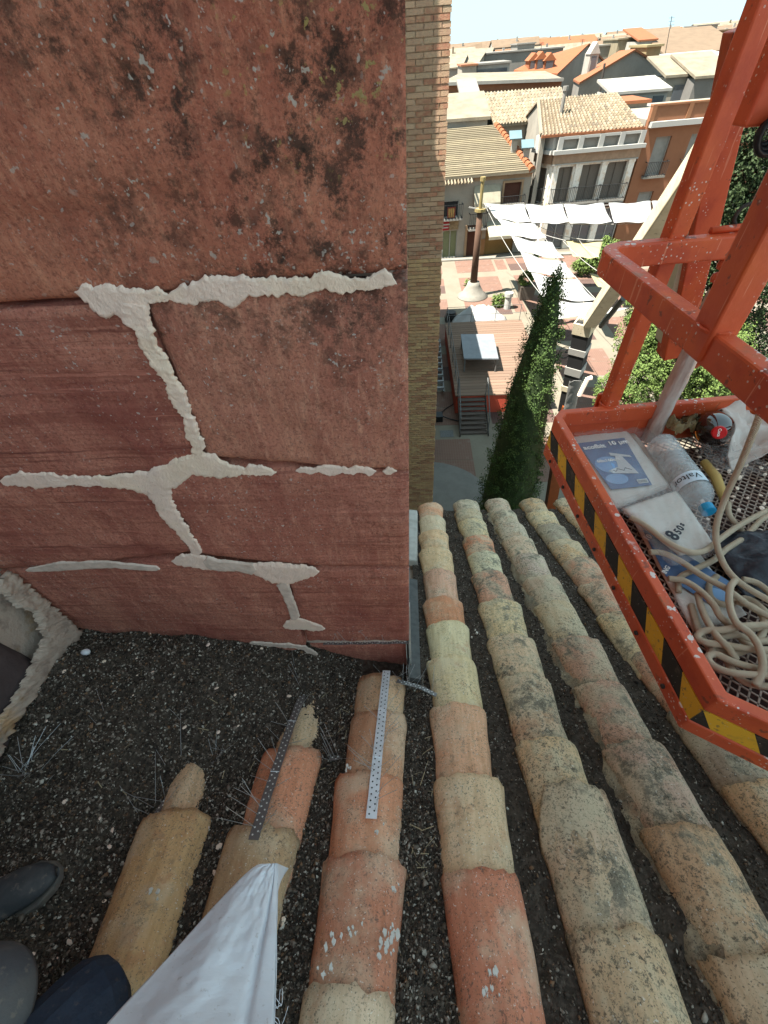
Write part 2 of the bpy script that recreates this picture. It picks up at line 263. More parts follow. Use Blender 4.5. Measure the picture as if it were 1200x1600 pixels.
PAVE = mat('plaza_stone', (.42,.37,.28), .9, [dict(s=.7, lo=.4, hi=.65, c=(.36,.31,.23), a=.7), dict(s=9, lo=.5, hi=.7, c=(.3,.26,.2), a=.4)])
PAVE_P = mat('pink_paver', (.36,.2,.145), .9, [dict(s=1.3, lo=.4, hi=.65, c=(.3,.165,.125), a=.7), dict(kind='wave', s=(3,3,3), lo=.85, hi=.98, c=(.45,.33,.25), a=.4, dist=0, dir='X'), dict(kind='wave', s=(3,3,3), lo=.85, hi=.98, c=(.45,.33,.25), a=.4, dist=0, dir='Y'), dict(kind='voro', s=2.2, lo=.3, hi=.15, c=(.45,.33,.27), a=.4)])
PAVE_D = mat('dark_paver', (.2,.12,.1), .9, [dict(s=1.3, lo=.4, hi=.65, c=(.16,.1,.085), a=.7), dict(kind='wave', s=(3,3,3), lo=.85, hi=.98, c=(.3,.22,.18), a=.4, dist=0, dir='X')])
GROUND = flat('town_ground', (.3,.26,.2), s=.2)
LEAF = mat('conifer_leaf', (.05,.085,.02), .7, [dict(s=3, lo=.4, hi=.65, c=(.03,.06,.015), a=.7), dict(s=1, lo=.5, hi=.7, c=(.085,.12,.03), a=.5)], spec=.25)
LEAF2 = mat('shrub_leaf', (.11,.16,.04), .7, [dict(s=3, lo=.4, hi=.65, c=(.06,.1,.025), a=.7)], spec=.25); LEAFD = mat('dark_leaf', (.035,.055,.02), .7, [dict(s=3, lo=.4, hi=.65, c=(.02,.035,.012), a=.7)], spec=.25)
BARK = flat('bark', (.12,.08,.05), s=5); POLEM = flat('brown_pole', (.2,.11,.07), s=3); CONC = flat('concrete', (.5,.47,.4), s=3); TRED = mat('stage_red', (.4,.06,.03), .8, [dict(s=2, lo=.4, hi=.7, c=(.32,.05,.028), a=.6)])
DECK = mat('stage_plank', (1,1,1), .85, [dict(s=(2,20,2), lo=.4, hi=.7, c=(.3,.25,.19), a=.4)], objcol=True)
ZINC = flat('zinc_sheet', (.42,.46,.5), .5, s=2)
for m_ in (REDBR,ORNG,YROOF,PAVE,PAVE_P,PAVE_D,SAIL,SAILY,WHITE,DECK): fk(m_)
WHITE_P = mat('print_white', (.88,.87,.84), .6)
SAIL.node_tree.nodes['Principled BSDF'].inputs['Roughness'].default_value = .8
# ================================================================== GROUND AND TOWN
g = MB(); g.add([(-2500,-600,-12.02),(2500,-600,-12.02),(2500,3500,-12.02),(-2500,3500,-12.02)], [(0,1,2,3)]); tag(g.build('ground', GROUND), kind='structure')
pz = MB(); pz.box(-14, 60, 3, 40.2, -12.018, -12.0); plaza = tag(pz.build('plaza', PAVE), kind='structure')
pm = {}
def panel(x0, y0, w_, h_, m):
    k = (round(w_,2), round(h_,2), m.name)
    if k not in pm: b = MB(); b.box(0,w_,0,h_,0,.006); pm[k] = b.mesh('paving_panel'); pm[k].materials.append(m)
    o = bpy.data.objects.new('paving_panel', pm[k]); COL.objects.link(o); o.location = (x0,y0,-11.999); o.parent = plaza
for i in range(-1, 10):
    for j in range(0, 8):
        x0 = 0.3+i*4.1-.6; y0 = 8.6+j*3.95
        if j >= 2 and 1.6 < x0+1.4 < 6 and 17 < y0+1.4 < 26: pass
        mm = PAVE_P if (i+j) % 3 else PAVE_D
        if y0+2.9 < 40:
            panel(x0, y0, 2.95, 1.42, mm); panel(x0, y0+1.45, 2.95, 1.42, PAVE_P if random.random() < .7 else mm)
            if (i*j) % 2: panel(x0+3.15, y0+.3, .75, 2.3, PAVE_P)
cr = MB(); cr.lathe([(2.6,0),(2.6,.004)], 48, Matrix.Translation((.6,11.3,-11.988))); tag(cr.build('round_paving', flat('round_paving_grey', (.4,.38,.34), s=1.5)), kind='structure')
st = MB(); st.box(.3, 60, 39.0, 39.5, -12, -11.9); tag(st.build('kerb', CONC), kind='structure')
# -------- front row frame
FO = Vector((3.0, 39.75, 0)); FU = Vector((math.cos(.11), math.sin(.11), 0)); FN = Vector((FU.y, -FU.x, 0))   # outward to the camera
def fpx(x, y, dn=0):
    p = at_plane(x, y, FO+FN*dn, FN); q = p-FO; return q.dot(FU), p.z
def rect(x0,y0,x1,y1,dn=0):   # px box -> (u0,u1,z0,z1)
    a = fpx(x0,y0,dn); b = fpx(x1,y1,dn); return (min(a[0],b[0]), max(a[0],b[0]), min(a[1],b[1]), max(a[1],b[1]))
def facade(name, m, parent, u0,u1,z0,z1, openings, depth=.25, dn=0, O=FO,U=FU,Nn=FN, thick=.3):
    b = MB(); us = sorted({u0,u1,*[o[0] for o in openings],*[o[1] for o in openings]}); zs = sorted({z0,z1,*[o[2] for o in openings],*[o[3] for o in openings]})
    us = [u for u in us if u0 <= u <= u1]; zs = [z for z in zs if z0 <= z <= z1]
    for a,c in zip(us,us[1:]):
        for e,f in zip(zs,zs[1:]):
            mu, mz = (a+c)/2, (e+f)/2
            if any(o[0]<mu<o[1] and o[2]<mz<o[3] for o in openings): continue
            b.fbox(O, U, Nn, Vector((0,0,1)), a,c, dn-thick, dn, e,f)
    return b.build(name, m, parent)
def window(parent, o, m, depth=.14, frame=WHITE, bars=1, dn=0, name='window', O=FO,U=FU,Nn=FN, fr=.06):
    u0,u1,z0,z1 = o; b = MB(); W = Vector((0,0,1))
    b.fbox(O,U,Nn,W,u0,u0+fr,dn-depth-.04,dn-depth+.05,z0,z1); b.fbox(O,U,Nn,W,u1-fr,u1,dn-depth-.04,dn-depth+.05,z0,z1); b.fbox(O,U,Nn,W,u0+fr,u1-fr,dn-depth-.04,dn-depth+.05,z1-fr,z1); b.fbox(O,U,Nn,W,u0+fr,u1-fr,dn-depth-.04,dn-depth+.05,z0,z0+fr)
    for k in range(1, bars+1):
        c = u0+(u1-u0)*k/(bars+1); b.fbox(O,U,Nn,W,c-fr*.4,c+fr*.4,dn-depth-.04,dn-depth+.03,z0+fr,z1-fr)
    f = b.build(name, frame, parent)
    p = MB(); p.fbox(O,U,Nn,W,u0+fr*.5,u1-fr*.5,dn-depth-.09,dn-depth-.045,z0+fr*.5,z1-fr*.5); p.build('pane', m, f); return f
def balcony(parent, u0,u1,z0,h=.9, proj=.5, dn=0, O=FO,U=FU,Nn=FN, slab=PLASTW):
    W = Vector((0,0,1)); b = MB(); b.fbox(O,U,Nn,W,u0,u1,dn+.003,dn+proj,z0-.12,z0); ba = b.build('balcony', slab, parent)
    r = MB(); 
    for zz in (z0+.06, z0+h): r.fbox(O,U,Nn,W,u0,u1,dn+proj-.05,dn+proj-.01,zz-.02,zz+.02)
    for zz in (z0+.06, z0+h):
        for uu in (u0,u1-.04): r.fbox(O,U,Nn,W,uu,uu+.04,dn,dn+proj-.05,zz-.02,zz+.02)
    n = int((u1-u0)/.13)
    for k in range(n+1): c = u0+.02+(u1-u0-.04)*k/n; r.fbox(O,U,Nn,W,c-.012,c+.012,dn+proj-.04,dn+proj-.02,z0,z0+h)
    r.build('railing', IRON, ba); return ba
def barrel_roof(parent, A, B, C, D, cols, rows, mats=YROOF, r=None, flatness=.55, name='roof_tile'):
    """rows of barrel tiles on the slope A(front left) B(front right) D(ridge right) C(ridge left), joined"""
    A,B,C,D = map(Vector,(A,B,C,D)); b = MB(); nrm = (B-A).cross(C-A).normalized()
    if nrm.z < 0: nrm = -nrm
    wd = (B-A).length/cols
    for i in range(cols):
        for j in range(rows):
            u0, u1 = i/cols, (i+.58)/cols; v0 = j/rows-.01; v1 = (j+1.06)/rows; sh = random.uniform(-.03,.03)/cols
            def pt(u,v,h): return A.lerp(B,u).lerp(C.lerp(D,u),min(v,1.0))+nrm*h
            h0, h1 = wd*.5, wd*.34; q = []
            for (v, hh, sq) in ((v0,h0,0),(v1,h1,.08)):
                uu = [u0+sh+(u1-u0)*(t+sq*(.5-t)) for t in (0,.2,.5,.8,1)]; hs = [0,hh*.75,hh,hh*.75,0]
                q += [pt(a,v,c) for a,c in zip(uu,hs)]
            b.add(q, [(k,k+1,k+6,k+5) for k in range(4)]+[(0,1,2,3,4)])
    o = b.build(name, mats, parent); o['kind'] = 'stuff'; return o
def slope_house(name, label, A, B, C, D, wall, roof, cat='house', group=None, base=-12, thick=.18, tiles=None, over=.3):
    """front eave A-B, ridge C-D, back eave mirrored"""
    A,B,C,D = map(Vector,(A,B,C,D)); e = empty(name, (A.x,A.y,base), label, cat, group)
    A2 = Vector((2*C.x-A.x, 2*C.y-A.y, A.z)); B2 = Vector((2*D.x-B.x, 2*D.y-B.y, B.z)); Z = lambda p: Vector((p.x,p.y,base))
    b = MB(); b.add([Z(A),Z(B),Z(B2),Z(A2),A,B,B2,A2,C,D], [(0,1,5,4),(1,2,6,9,5),(2,3,7,6),(3,0,4,8,7)]); b.build('wall', wall, e)
    r = MB(); up = Vector((0,0,thick)); s = (B-A).normalized()*over; da = (A-C).normalized()*over; db = (A2-C).normalized()*over
    r.slab([A-s+da, B+s+da, D+s, C-s], up); r.slab([C-s, D+s, B2+s+db, A2-s+db], up); rf = r.build('roof', roof, e)
    if tiles: barrel_roof(rf, A-s+da+up, B+s+da+up, C-s+up, D+s+up, *tiles)
    return e
# left house of the square, behind the lamp post
LH = empty('town_house', FO+Vector((0,0,-12)), 'low cream house with brown upper door, left of the ornate corner house', 'house')
op = [rect(*r) for r in [(764,284,776,316),(803,281,810,281),(742,289,774,322),(786,285,806,318)]]
wU, wZ = fpx(698,282)[0], fpx(698,282)[1]; uR = fpx(833,262)[0]; zE = (fpx(698,284)[1]+fpx(833,264)[1])/2
uM = fpx(737,300)[0]; uL = -4.0
door1 = rect(731,352,746,398); up_door = rect(789,286,811,316); bl1 = rect(742,291,777,322); shop = rect(689,361,713,398); bal = rect(692,315,716,339); gar = rect(760,355,800,392)
for q in (door1, shop, gar): pass
zG = -12
door1 = (door1[0], door1[1], zG, door1[3]); shop = (shop[0]-.4, shop[1], zG, shop[3]); gar = (gar[0], gar[1], zG, gar[3])
ops = [door1, up_door, bl1, shop, bal, gar]
facade('wall', PLAST, LH, uL, uR, zG, zE, ops)
ww = MB(); ww.fbox(FO,FU,FN,Vector((0,0,1)), uL, uR, -9, -.31, zG, zE-.02); ww.build('inner_wall', GREYD, LH)
def fillp(o, m, name, depth=.16, parent=LH, dn=0):
    b = MB(); b.fbox(FO,FU,FN,Vector((0,0,1)), o[0], o[1], dn-depth-.06, dn-depth, o[2], o[3]); return b.build(name, m, parent)
fillp(door1, BROWN, 'door'); fillp(up_door, BROWN, 'door'); fillp(gar, ORNGW, 'garage_shutter')
window(LH, shop, flat('curtain', (.35,.38,.2), s=3), bars=2); window(LH, bl1, BLIND, bars=0); window(LH, bal, HOLE_D, bars=0)
# dado, arch, trims
W3 = Vector((0,0,1)); tr = MB(); tr.fbox(FO,FU,FN,W3, door1[1]+.02, gar[0]-.02, .003,.05, zG, zG+1.2); tr.build('dado', flat('orange_dado', (.55,.28,.12)), LH)
tr = MB()
for ti_,(a,b_,c,d) in enumerate(((door1[0]-.18,door1[0],zG,door1[3]),(door1[1],door1[1]+.18,zG,door1[3]),(up_door[0]-.15,up_door[0],up_door[2],up_door[3]+.15),(up_door[1],up_door[1]+.15,up_door[2],up_door[3]+.15),(up_door[0],up_door[1],up_door[3],up_door[3]+.15),(uM+.1,uR,zE-.28,zE-.02))): tr = MB(); tr.fbox(FO,FU,FN,W3,a,b_,.003,.06,c,d); tr.build('trim', flat('peach_trim', (.62,.42,.25)), LH)
def awning(parent, o, m=WHITE, proj=.9, drop=.5):
    b = MB(); u0,u1,z0,z1 = o; a = [FO+FU*u0+FN*.02+W3*z1, FO+FU*u1+FN*.02+W3*z1, FO+FU*u1+FN*proj+W3*(z1-drop), FO+FU*u0+FN*proj+W3*(z1-drop)]
    b.slab(a, (0,0,.03)); b.fbox(FO,FU,FN,W3,u0,u1,proj-.02,proj+.003,z1-drop-.18,z1-drop); return b.build('awning', m, parent)
AWN = flat('cream_awning', (.68,.62,.46), s=3)
awning(LH, (bl1[0]-.05, bl1[1]+.05, 0, bl1[3]), AWN, .55, 1.05); awning(LH, (gar[0]-.05, gar[1]+.1, 0, gar[3]+.35), AWN, 1.3, .75)
balcony(LH, bal[0]-.15, bal[1]+.25, bal[2]); balcony(LH, up_door[0]-.3, up_door[1]+.35, up_door[2], .5, .35); balcony(LH, bl1[0]-.3, bl1[0]+1.1, bl1[2]-1.3, 1.0, .5)
po = MB(); pr = rect(698,322,709,338); po.fbox(FO,FU,FN,W3, pr[0],pr[1],.44,.455,pr[2],pr[3]); ps = po.build('poster', flat('poster_red', (.5,.06,.03), s=5), LH)
po = MB(); cc = (pr[0]+pr[1])/2
po.fbox(FO,FU,FN,W3, pr[0]+.05,pr[1]-.05,.456,.46,pr[3]-.35,pr[3]-.08)
for k,(du,hh) in enumerate(((-.17,.42),(0,.55),(.17,.4))): po.fbox(FO,FU,FN,W3, cc+du-.06,cc+du+.06,.456,.462,pr[2]+.06,pr[2]+hh)
po.build('poster_figures', flat('poster_yellow', (.8,.5,.15), s=5), LH)
sg = rect(688,346,712,358); b = MB(); b.fbox(FO,FU,FN,W3, sg[0]-.3,sg[0]+(sg[1]-sg[0])*.55,.01,.09,sg[2],sg[3]); sn = b.build('shop_sign', flat('sign_red', (.6,.02,.03), s=5), LH)
b = MB(); b.fbox(FO,FU,FN,W3, sg[0]+.1,sg[0]+.75,.091,.095,sg[2]+.34,sg[2]+.44); b.fbox(FO,FU,FN,W3, sg[0]-.1,sg[0]+.65,.091,.095,sg[2]+.14,sg[2]+.22); b.build('sign_lettering', WHITE, sn)
b = MB(); b.fbox(FO,FU,FN,W3, sg[0]+(sg[1]-sg[0])*.57,sg[1]+.2,.01,.07,sg[2],sg[3]); b.build('shop_sign', flat('sign_cream', (.55,.4,.22), v=.4, s=5), LH)
# roof of left house
RDn = 6.2; zR = zE+2.05
A = FO+FU*(uL)+FN*.35+W3*zE; B = FO+FU*(uR+.1)+FN*.35+W3*zE; Cc = FO+FU*(uL)-FN*RDn+W3*zR; Dd = FO+FU*(uR-1.2)-FN*RDn+W3*zR
r = MB(); r.slab([A,B,Dd,Cc], (0,0,.12)); bk = Vector((0,0,0)); r.slab([Cc,Dd,FO+FU*(uR+.1)-FN*12+W3*zE,FO+FU*uL-FN*12+W3*zE], (0,0,.12)); lr = r.build('roof', YFLAT, LH)
# flat roll tiles laid in courses
b = MB(); nr = 26
for j in range(nr):
    v0, v1 = j/nr, (j+.96)/nr
    a0 = A.lerp(Cc,v0); b0 = B.lerp(Dd,v0); a1 = A.lerp(Cc,v1); b1 = B.lerp(Dd,v1); up = Vector((0,0,1))
    b.hexa([a0+up*.12,b0+up*.12,b1+up*.12,a1+up*.12,a0+up*.2,b0+up*.2,b1+up*.145,a1+up*.145])
o = b.build('roof_tile_course', mat('yellowish_tile', (.2,.17,.1), .95, [dict(s=2, lo=.4, hi=.65, c=(.15,.12,.08), a=.6)], island=[(0,(.2,.165,.105)),(.3,(.17,.14,.09)),(.6,(.215,.18,.12)),(.8,(.15,.125,.08))]), lr); o['kind'] = 'stuff'
b = MB(); n = 14
for k in range(n):
    v = k/n; p0 = B.lerp(Dd,v); p1 = B.lerp(Dd,(k+1.1)/n); b.tube([p0+W3*.16-FU*.25, p1+W3*.13-FU*.25], [.26,.2], 8)
b.build('ridge_tile', ORNG, lr)
barrel_roof(lr, FO+FU*uL+FN*.75+W3*(zE-.25), FO+FU*(uM)+FN*.75+W3*(zE-.25), FO+FU*uL-FN*.1+W3*(zE+.1), FO+FU*uM-FN*.1+W3*(zE+.1), 24, 1)
# corner house: ornate, with balustrade and tile roof
cu0, cu1 = fpx(866,240)[0], fpx(1000,222)[0]
zc = (fpx(866,240)[1]+fpx(999,222)[1])/2; zt = (fpx(866,214)[1]+fpx(988,200)[1])/2
CH = empty('corner_house', FO+FU*cu0-W3*12, 'ornate white corner house with tall dark balcony doors and mottled tile roof', 'house')
wins = []
for (x0,y0,x1,y1) in ((866,262,885,315),(905,258,926,312),(944,254,966,306)): 
    q = rect(x0,y0,x1,y1); wins.append((q[0]+.25,q[1]-.05,-8.75,q[3]))
zs2 = zc-.1
ORN = mat('peeling_white', (.66,.62,.55), .9, [dict(s=2.2, lo=.5, hi=.62, c=(.5,.34,.2), a=.6, det=8), dict(s=5, lo=.55, hi=.65, c=(.4,.38,.34), a=.5)])
gl = [(cu0+.5+k*2.1, cu0+2.1+k*2.1, -12, -9.4) for k in range(3)]
facade('wall', ORN, CH, cu0, cu1, -12, zt, wins+gl, dn=.1, thick=.35)
SH2 = mat('slatted_shutter', (.16,.135,.11), .8, [dict(kind='wave', s=(1,1,11), lo=.4, hi=.9, c=(.07,.06,.05), a=.8, dist=0)])
for q in wins: window(CH, q, SH2, bars=1, dn=.1, frame=SH2, depth=.2); balcony(CH, q[0]-.3, q[1]+.3, q[2], .95, .4, dn=.1)
for q in gl: window(CH, q, GLASS, bars=1, dn=.1, depth=.2)
for uu in (cu0+.1, *[ (wins[i][1]+wins[i+1][0])/2-.2 for i in range(2)], cu1-.5): b = MB(); b.fbox(FO,FU,FN,W3,uu,uu+.4,.103,.22,-8.9,zc-.75); b.fbox(FO,FU,FN,W3,uu-.05,uu+.45,.22,.26,zc-.95,zc-.75); b.build('pilaster', ORN, CH)
b = MB(); b.fbox(FO,FU,FN,W3,cu0-.1,cu1+.1,.103,.3,zc-.7,zc-.15); b.build('frieze', flat('peach_frieze', (.62,.42,.28), v=1.3, s=3), CH)
b = MB(); b.fbox(FO,FU,FN,W3,cu0-.25,cu1+.2,.09,.62,zc-.13,zc+.1); b.fbox(FO,FU,FN,W3,cu0-.1,cu1+.05,.103,.33,zc-.78,zc-.71); b.build('cornice', WHITE, CH)
b = MB(); n = 4
for k in range(n+1):
    uu = cu0+(cu1-cu0-.35)*k/n; b.fbox(FO,FU,FN,W3,uu,uu+.35,.105,.5,zc+.1,zt-.05)
b.fbox(FO,FU,FN,W3,cu0,cu1,.2,.45,zt-.2,zt-.05); b.build('parapet', WHITE, CH)
b = MB(); b.fbox(FO,FU,FN,W3,cu0+.1,cu1-.1,.12,.2,zc+.1,zt-.06); b.build('parapet_panel', flat('grey_panel', (.5,.46,.4)), CH)
b = MB(); b.fbox(FO,FU,FN,W3,cu0+.05,cu1-.05,.103,.3,-9.3,-9.05); b.build('shopfront_band', BROWN, CH)
# chamfer bay at the corner
c0 = FO+FU*cu0+FN*.1; c1p = at_plane(839,235,FO-FN*1.6,FN); c1 = Vector((c1p.x,c1p.y,0)); CU = (c0-c1).normalized(); CN = Vector((CU.y,-CU.x,0)); cl = (c0-c1).length
cw = (cl*.3, cl*.72, -8.75, zc-1.0)
facade('wall', ORN, CH, 0, cl, -12, zt, [cw], O=c1, U=CU, Nn=CN, thick=.3); window(CH, cw, SH2, bars=0, frame=SH2, O=c1,U=CU,Nn=CN, depth=.2); balcony(CH, cw[0]-.25, cw[1]+.25, cw[2], .95,.4, O=c1,U=CU,Nn=CN)
b = MB(); b.fbox(c1,CU,CN,W3,-.1,cl+.1,.003,.5,zc-.13,zc+.1); b.fbox(c1,CU,CN,W3,0,cl,.003,.3,zc+.1,zt-.05); b.build('cornice', WHITE, CH)
b = MB(); b.fbox(c1,CU,CN,W3,0,cl,.003,.2,zc-.7,zc-.15); b.build('frieze', flat('peach_frieze2', (.55,.33,.2), s=3), CH)
b = MB(); b.add([c1+W3*-12, c1-FN*8+W3*-12, c1-FN*8+W3*(zt), c1+W3*zt, c1-FN*5.0+W3*(zt+2.0)], [(0,1,2,4,3)]); b.slab([c1-FU*.02, c1-FN*8-FU*.02, c1-FN*8-FU*.02+W3*-12, c1-FU*.02+W3*-12], (0.01,0,0)); 
A = at_plane(846,213,FO+FN*.25,FN); A.z = zt-.02; B = FO+FU*(cu1-.1)+FN*.25+W3*(zt-.02); C1 = at_plane(841,157,FO-FN*5.2,FN); D1 = at_plane(964,150,FO-FN*5.2,FN); C1.z = D1.z = (C1.z+D1.z)/2
r = MB(); r.slab([A,B,D1,C1],(0,0,.1)); r.slab([C1,D1,D1-FN*5-W3*2.1,C1-FN*5-W3*2.1],(0,0,.1)); cr_ = r.build('roof', flat('roof_bed', (.25,.18,.11)), CH); barrel_roof(cr_, A+W3*.1,B+W3*.1,C1+W3*.1,D1+W3*.1, 27, 15)
side = MB(); Bk = C1-FN*5.0; q_ = [Vector((A.x,A.y,-12))-FN*.3, Vector((Bk.x,Bk.y,-12)), Vector((Bk.x,Bk.y,C1.z-2.1)), C1-W3*.02, A-FN*.3-W3*.02]; side.slab([v+FU*.12 for v in q_], FU*.3); side.build('gable_wall', PLAST, CH)
b = MB(); b.tube([A.lerp(C1,.02)+W3*.12, C1+W3*.12], .13, 6); b.build('verge_tile', YFLAT, cr_)
b = MB(); b.bar(A+W3*.06+FN*.05, B+W3*.06+FN*.05, .16,.14); b.build('eave_gutter', ORNG, CH)
b = MB(); ch = A.lerp(C1,.55)+FU*1.6+W3*.1; b.tube([ch, ch+W3*1.2], .13, 8); b.tube([ch+W3*1.2, ch+W3*1.45], .2, 8); b.build('chimney', GREYW, cr_)
# right brick building
bu0 = fpx(1010,200)[0]; bu1 = bu0+16; zp = (fpx(1012,168)[1]+fpx(1113,157)[1])/2; zcr = (fpx(1005,196)[1]+fpx(1100,185)[1])/2
BB = empty('brick_house', FO+FU*bu0-W3*12, 'orange brick building with pale blinds and small iron balconies, right of the corner house', 'building')
ops = []
for k in range(6):
    q = rect(1003,215,1026,268); w0 = bu0+.95+k*2.6; ops.append((w0, w0+1.15, -7.55, zcr-.75)); ops.append((w0, w0+1.15, -10.3, -8.55))
facade('wall', REDBR, BB, bu0, bu1, -12, zp, ops, dn=.05)
for q in ops: window(BB, q, BLIND, bars=0, dn=.05, depth=.22, fr=.03)
for q in ops: balcony(BB, q[0]-.25, q[1]+.25, q[2], .85, .35, dn=.05, slab=CONC)
b = MB(); b.fbox(FO,FU,FN,W3,bu0+.1,bu1,.053,.42,zcr-.18,zcr+.12); b.build('cornice', WHITE, BB)
b = MB(); b.fbox(FO,FU,FN,W3,bu0-.02,bu1,-.3,.12,zp,zp+.1)
for k in range(7): b.fbox(FO,FU,FN,W3,bu0+k*2.6,bu0+k*2.6+.3,.053,.12,zcr+.15,zp)
b.build('parapet_trim', flat('orange_trim', (.55,.25,.12)), BB)
b = MB(); b.fbox(FO,FU,FN,W3,bu0,bu1,-10,-.32,-12,zp-.7); b.build('side_wall', PLAST, BB)
# houses behind, measured from the photograph
Y = at_y
def H(name, label, pts, wall, roof, cat='house', **k): return slope_house(name, label, *[Y(*p) for p in pts], wall, roof, cat, **k)
H('tiled_house', 'old house with rough cream gable and rolling tile roof behind the corner house', [(776,196,47.5),(880,186,49),(754,150,52),(872,141,53.5)], PLAST, YFLAT, tiles=(24,10))
lb = H('red_hall', 'long red brick building with pale hipped roof and white band', [(690,133,74),(878,126,76),(722,117,82),(848,114,84)], REDBR, YFLAT)
b = MB(); p0 = Y(690,133,74); p1 = Y(878,126,76); dd = (p1-p0).normalized(); nn = Vector((dd.y,-dd.x,0)).normalized()
b.bar(p0+nn*.2-W3*.9, p1+nn*.2-W3*.9, .3,.35); b.bar(p0+nn*.3+W3*.1, p1+nn*.3+W3*.1, .4,.3); b.build('cornice', PLASTW, lb)
for x in (718,732,790,820,850): b = MB(); c = Y(x,158,74.5)+nn*.1; b.fbox(c,dd,nn,W3,-.5,.5,0,.08,-.9,.9); b.build('window', GLASS, lb)
oh = H('orange_dormer_house', 'house with bright orange roof and three arched dormers, grey gable on its right', [(806,112,92),(869,117,86),(846,92,102),(918,70,98)], GREYW, ORNG)
for k,(x,y) in enumerate(((833,104),(844,102),(857,104))):
    c = Y(x,y,91+k*-.8); b = MB(); b.fbox(c,Vector((1,0,0)),Vector((0,-1,0)),W3,-.7,.7,-2.5,.4,-1.2,.6); b.slab([c+Vector((-.9,-.5,.6)),c+Vector((.9,-.5,.6)),c+Vector((0,-.5,1.4))],(0,3,0)); d = b.build('dormer', ORNG, oh)
    b = MB(); b.fbox(c,Vector((1,0,0)),Vector((0,-1,0)),W3,-.5,.5,.41,.46,-1.0,.6); b.build('window', GLASS, d)
gh = H('grey_gable_house', 'large grey party wall gable with orange roof strip and white dormer', [(897,126,78),(906,131,70),(968,82,92),(992,80,72)], GREYW, ORNG, base=-12)
b = MB(); c = Y(925,101,76); b.fbox(c,Vector((1,0,0)),Vector((0,-1,0)),W3,-.5,.5,-2,.3,-1.2,.9); b.slab([c+Vector((-.6,-.4,.9)),c+Vector((.6,-.4,.9)),c+Vector((0,-.4,1.9))],(0,2,0)); dm = b.build('dormer', PLASTW, gh); b = MB(); b.fbox(c,Vector((1,0,0)),Vector((0,-1,0)),W3,-.28,.28,.31,.34,-.8,.7); b.build('window', GLASS, dm)
b = MB(); b.tube([Y(945,99,69.5), Y(936,150,69.5)], .12, 6); b.build('downpipe', SHUT, gh)
def block(name, label, x0,y0,x1,y1,yy,depth,wall, roof=None, base=-12, wins=(), cat='building', rise=0, group=None, slope=0):
    a = Y(x0,y0,yy); c = Y(x1,y1,yy+slope); z = (a.z+c.z)/2; a.z = c.z = z; U = (c-a).normalized(); L_ = (c-a).length; Nn = Vector((U.y,-U.x,0)); O = Vector((a.x,a.y,0))
    e = empty(name, (a.x,a.y,base), label, cat, group); b = MB(); b.fbox(O,U,Nn,W3,0,L_,-depth,0,base,z); b.build('wall', wall, e)
    r = MB(); r.hexa([O+W3*z+Nn*.25-U*.2, O+U*(L_+.2)+W3*z+Nn*.25, O+U*(L_+.2)+W3*(z+rise)-Nn*(depth+.2), O+W3*(z+rise)-Nn*(depth+.2)-U*.2]+[O+W3*(z+.2)+Nn*.25-U*.2, O+U*(L_+.2)+W3*(z+.2)+Nn*.25, O+U*(L_+.2)+W3*(z+rise+.2)-Nn*(depth+.2), O+W3*(z+rise+.2)-Nn*(depth+.2)-U*.2]); r.build('roof', roof or wall, e)
    for (u,zz,w_,h_,m) in wins:
        b = MB(); b.fbox(O,U,Nn,W3,u*L_-w_/2,u*L_+w_/2,.003,.08,z-zz-h_/2,z-zz+h_/2); b.build('window', m, e)
    return e
block('grey_block', 'grey flat block with pale sloping roof and a green glazed door, behind the brick building', 1087,124,1150,118,62,7,GREYD,YFLAT,rise=1.5)
b_ = block('cream_annex', 'narrow cream wall with pale green door, left of the grey block', 1043,116,1086,124,64,6,PLAST,YFLAT,rise=1.3,wins=[(.55,1.6,1.1,2.0,GLASS),(.5,3.4,1.1,1.6,flat('pale_green', (.35,.5,.38)))])
block('white_canopy_house', 'low building with white sloping sheet roof before the grey gable', 955,150,1045,140,58,4.5,PLASTW,PLASTW,rise=.7,wins=[(.85,.9,1.0,1.2,GLASS)])
block('terrace_wall', 'plain cream rear wall with orange coping between corner house and brick building', 974,163,1012,160,49,4,PLAST,ORNG)
block('yellow_pillar_house', 'tall narrow yellow wall strip rising beside the grey gable', 1012,74,1034,72,80,6,flat('yellow_wall', (.5,.42,.22)))
block('grey_shed', 'dark grey sloping wall right of the yellow strip', 1034,84,1064,100,79,7,GREYD)
block('blue_white_house', 'white building with pale blue fascia in front of brown roofs', 1064,99,1150,90,90,8,flat('pale_blue_wall', (.5,.6,.68)),WHITE,rise=.6)
block('brown_roof_row', 'long low brown tiled roof on the right skyline', 1040,86,1160,80,105,14,PLAST,BROOF,rise=2.8)
block('ochre_slab', 'long ochre apartment slab on the right skyline', 1026,56,1165,46,150,12,flat('ochre_slab_wall', (.46,.36,.2)),BROOF,rise=.4,wins=[(.45+.05*k,3.2,1.4,1.8,SHUT) for k in range(5)])
block('skyline_tower', 'small pale rooftop tower on the ochre slab', 1090,41,1122,39,156,7,PLASTW,GREYD,base=-2)
block('beige_block', 'beige box building right of the orange roofs', 967,62,997,60,118,9,flat('beige', (.5,.42,.28)))
block('white_gable_house', 'small white house with orange roof beside the beige block', 998,66,1026,62,112,9,PLASTW,ORNG,rise=1.5,wins=[(.3,2.5,1,1.6,GLASS)])
block('grey_roofline', 'broad grey blank wall on the centre skyline', 745,83,880,78,125,10,GREYW,wins=[])
block('grey_stair_block', 'tall grey stair block above the blank wall', 809,70,836,68,128,8,GREYW)
block('pale_far_wall', 'pale wall with chimney pots behind the dormer house', 925,74,966,70,122,8,flat('far_grey', (.42,.4,.34)))
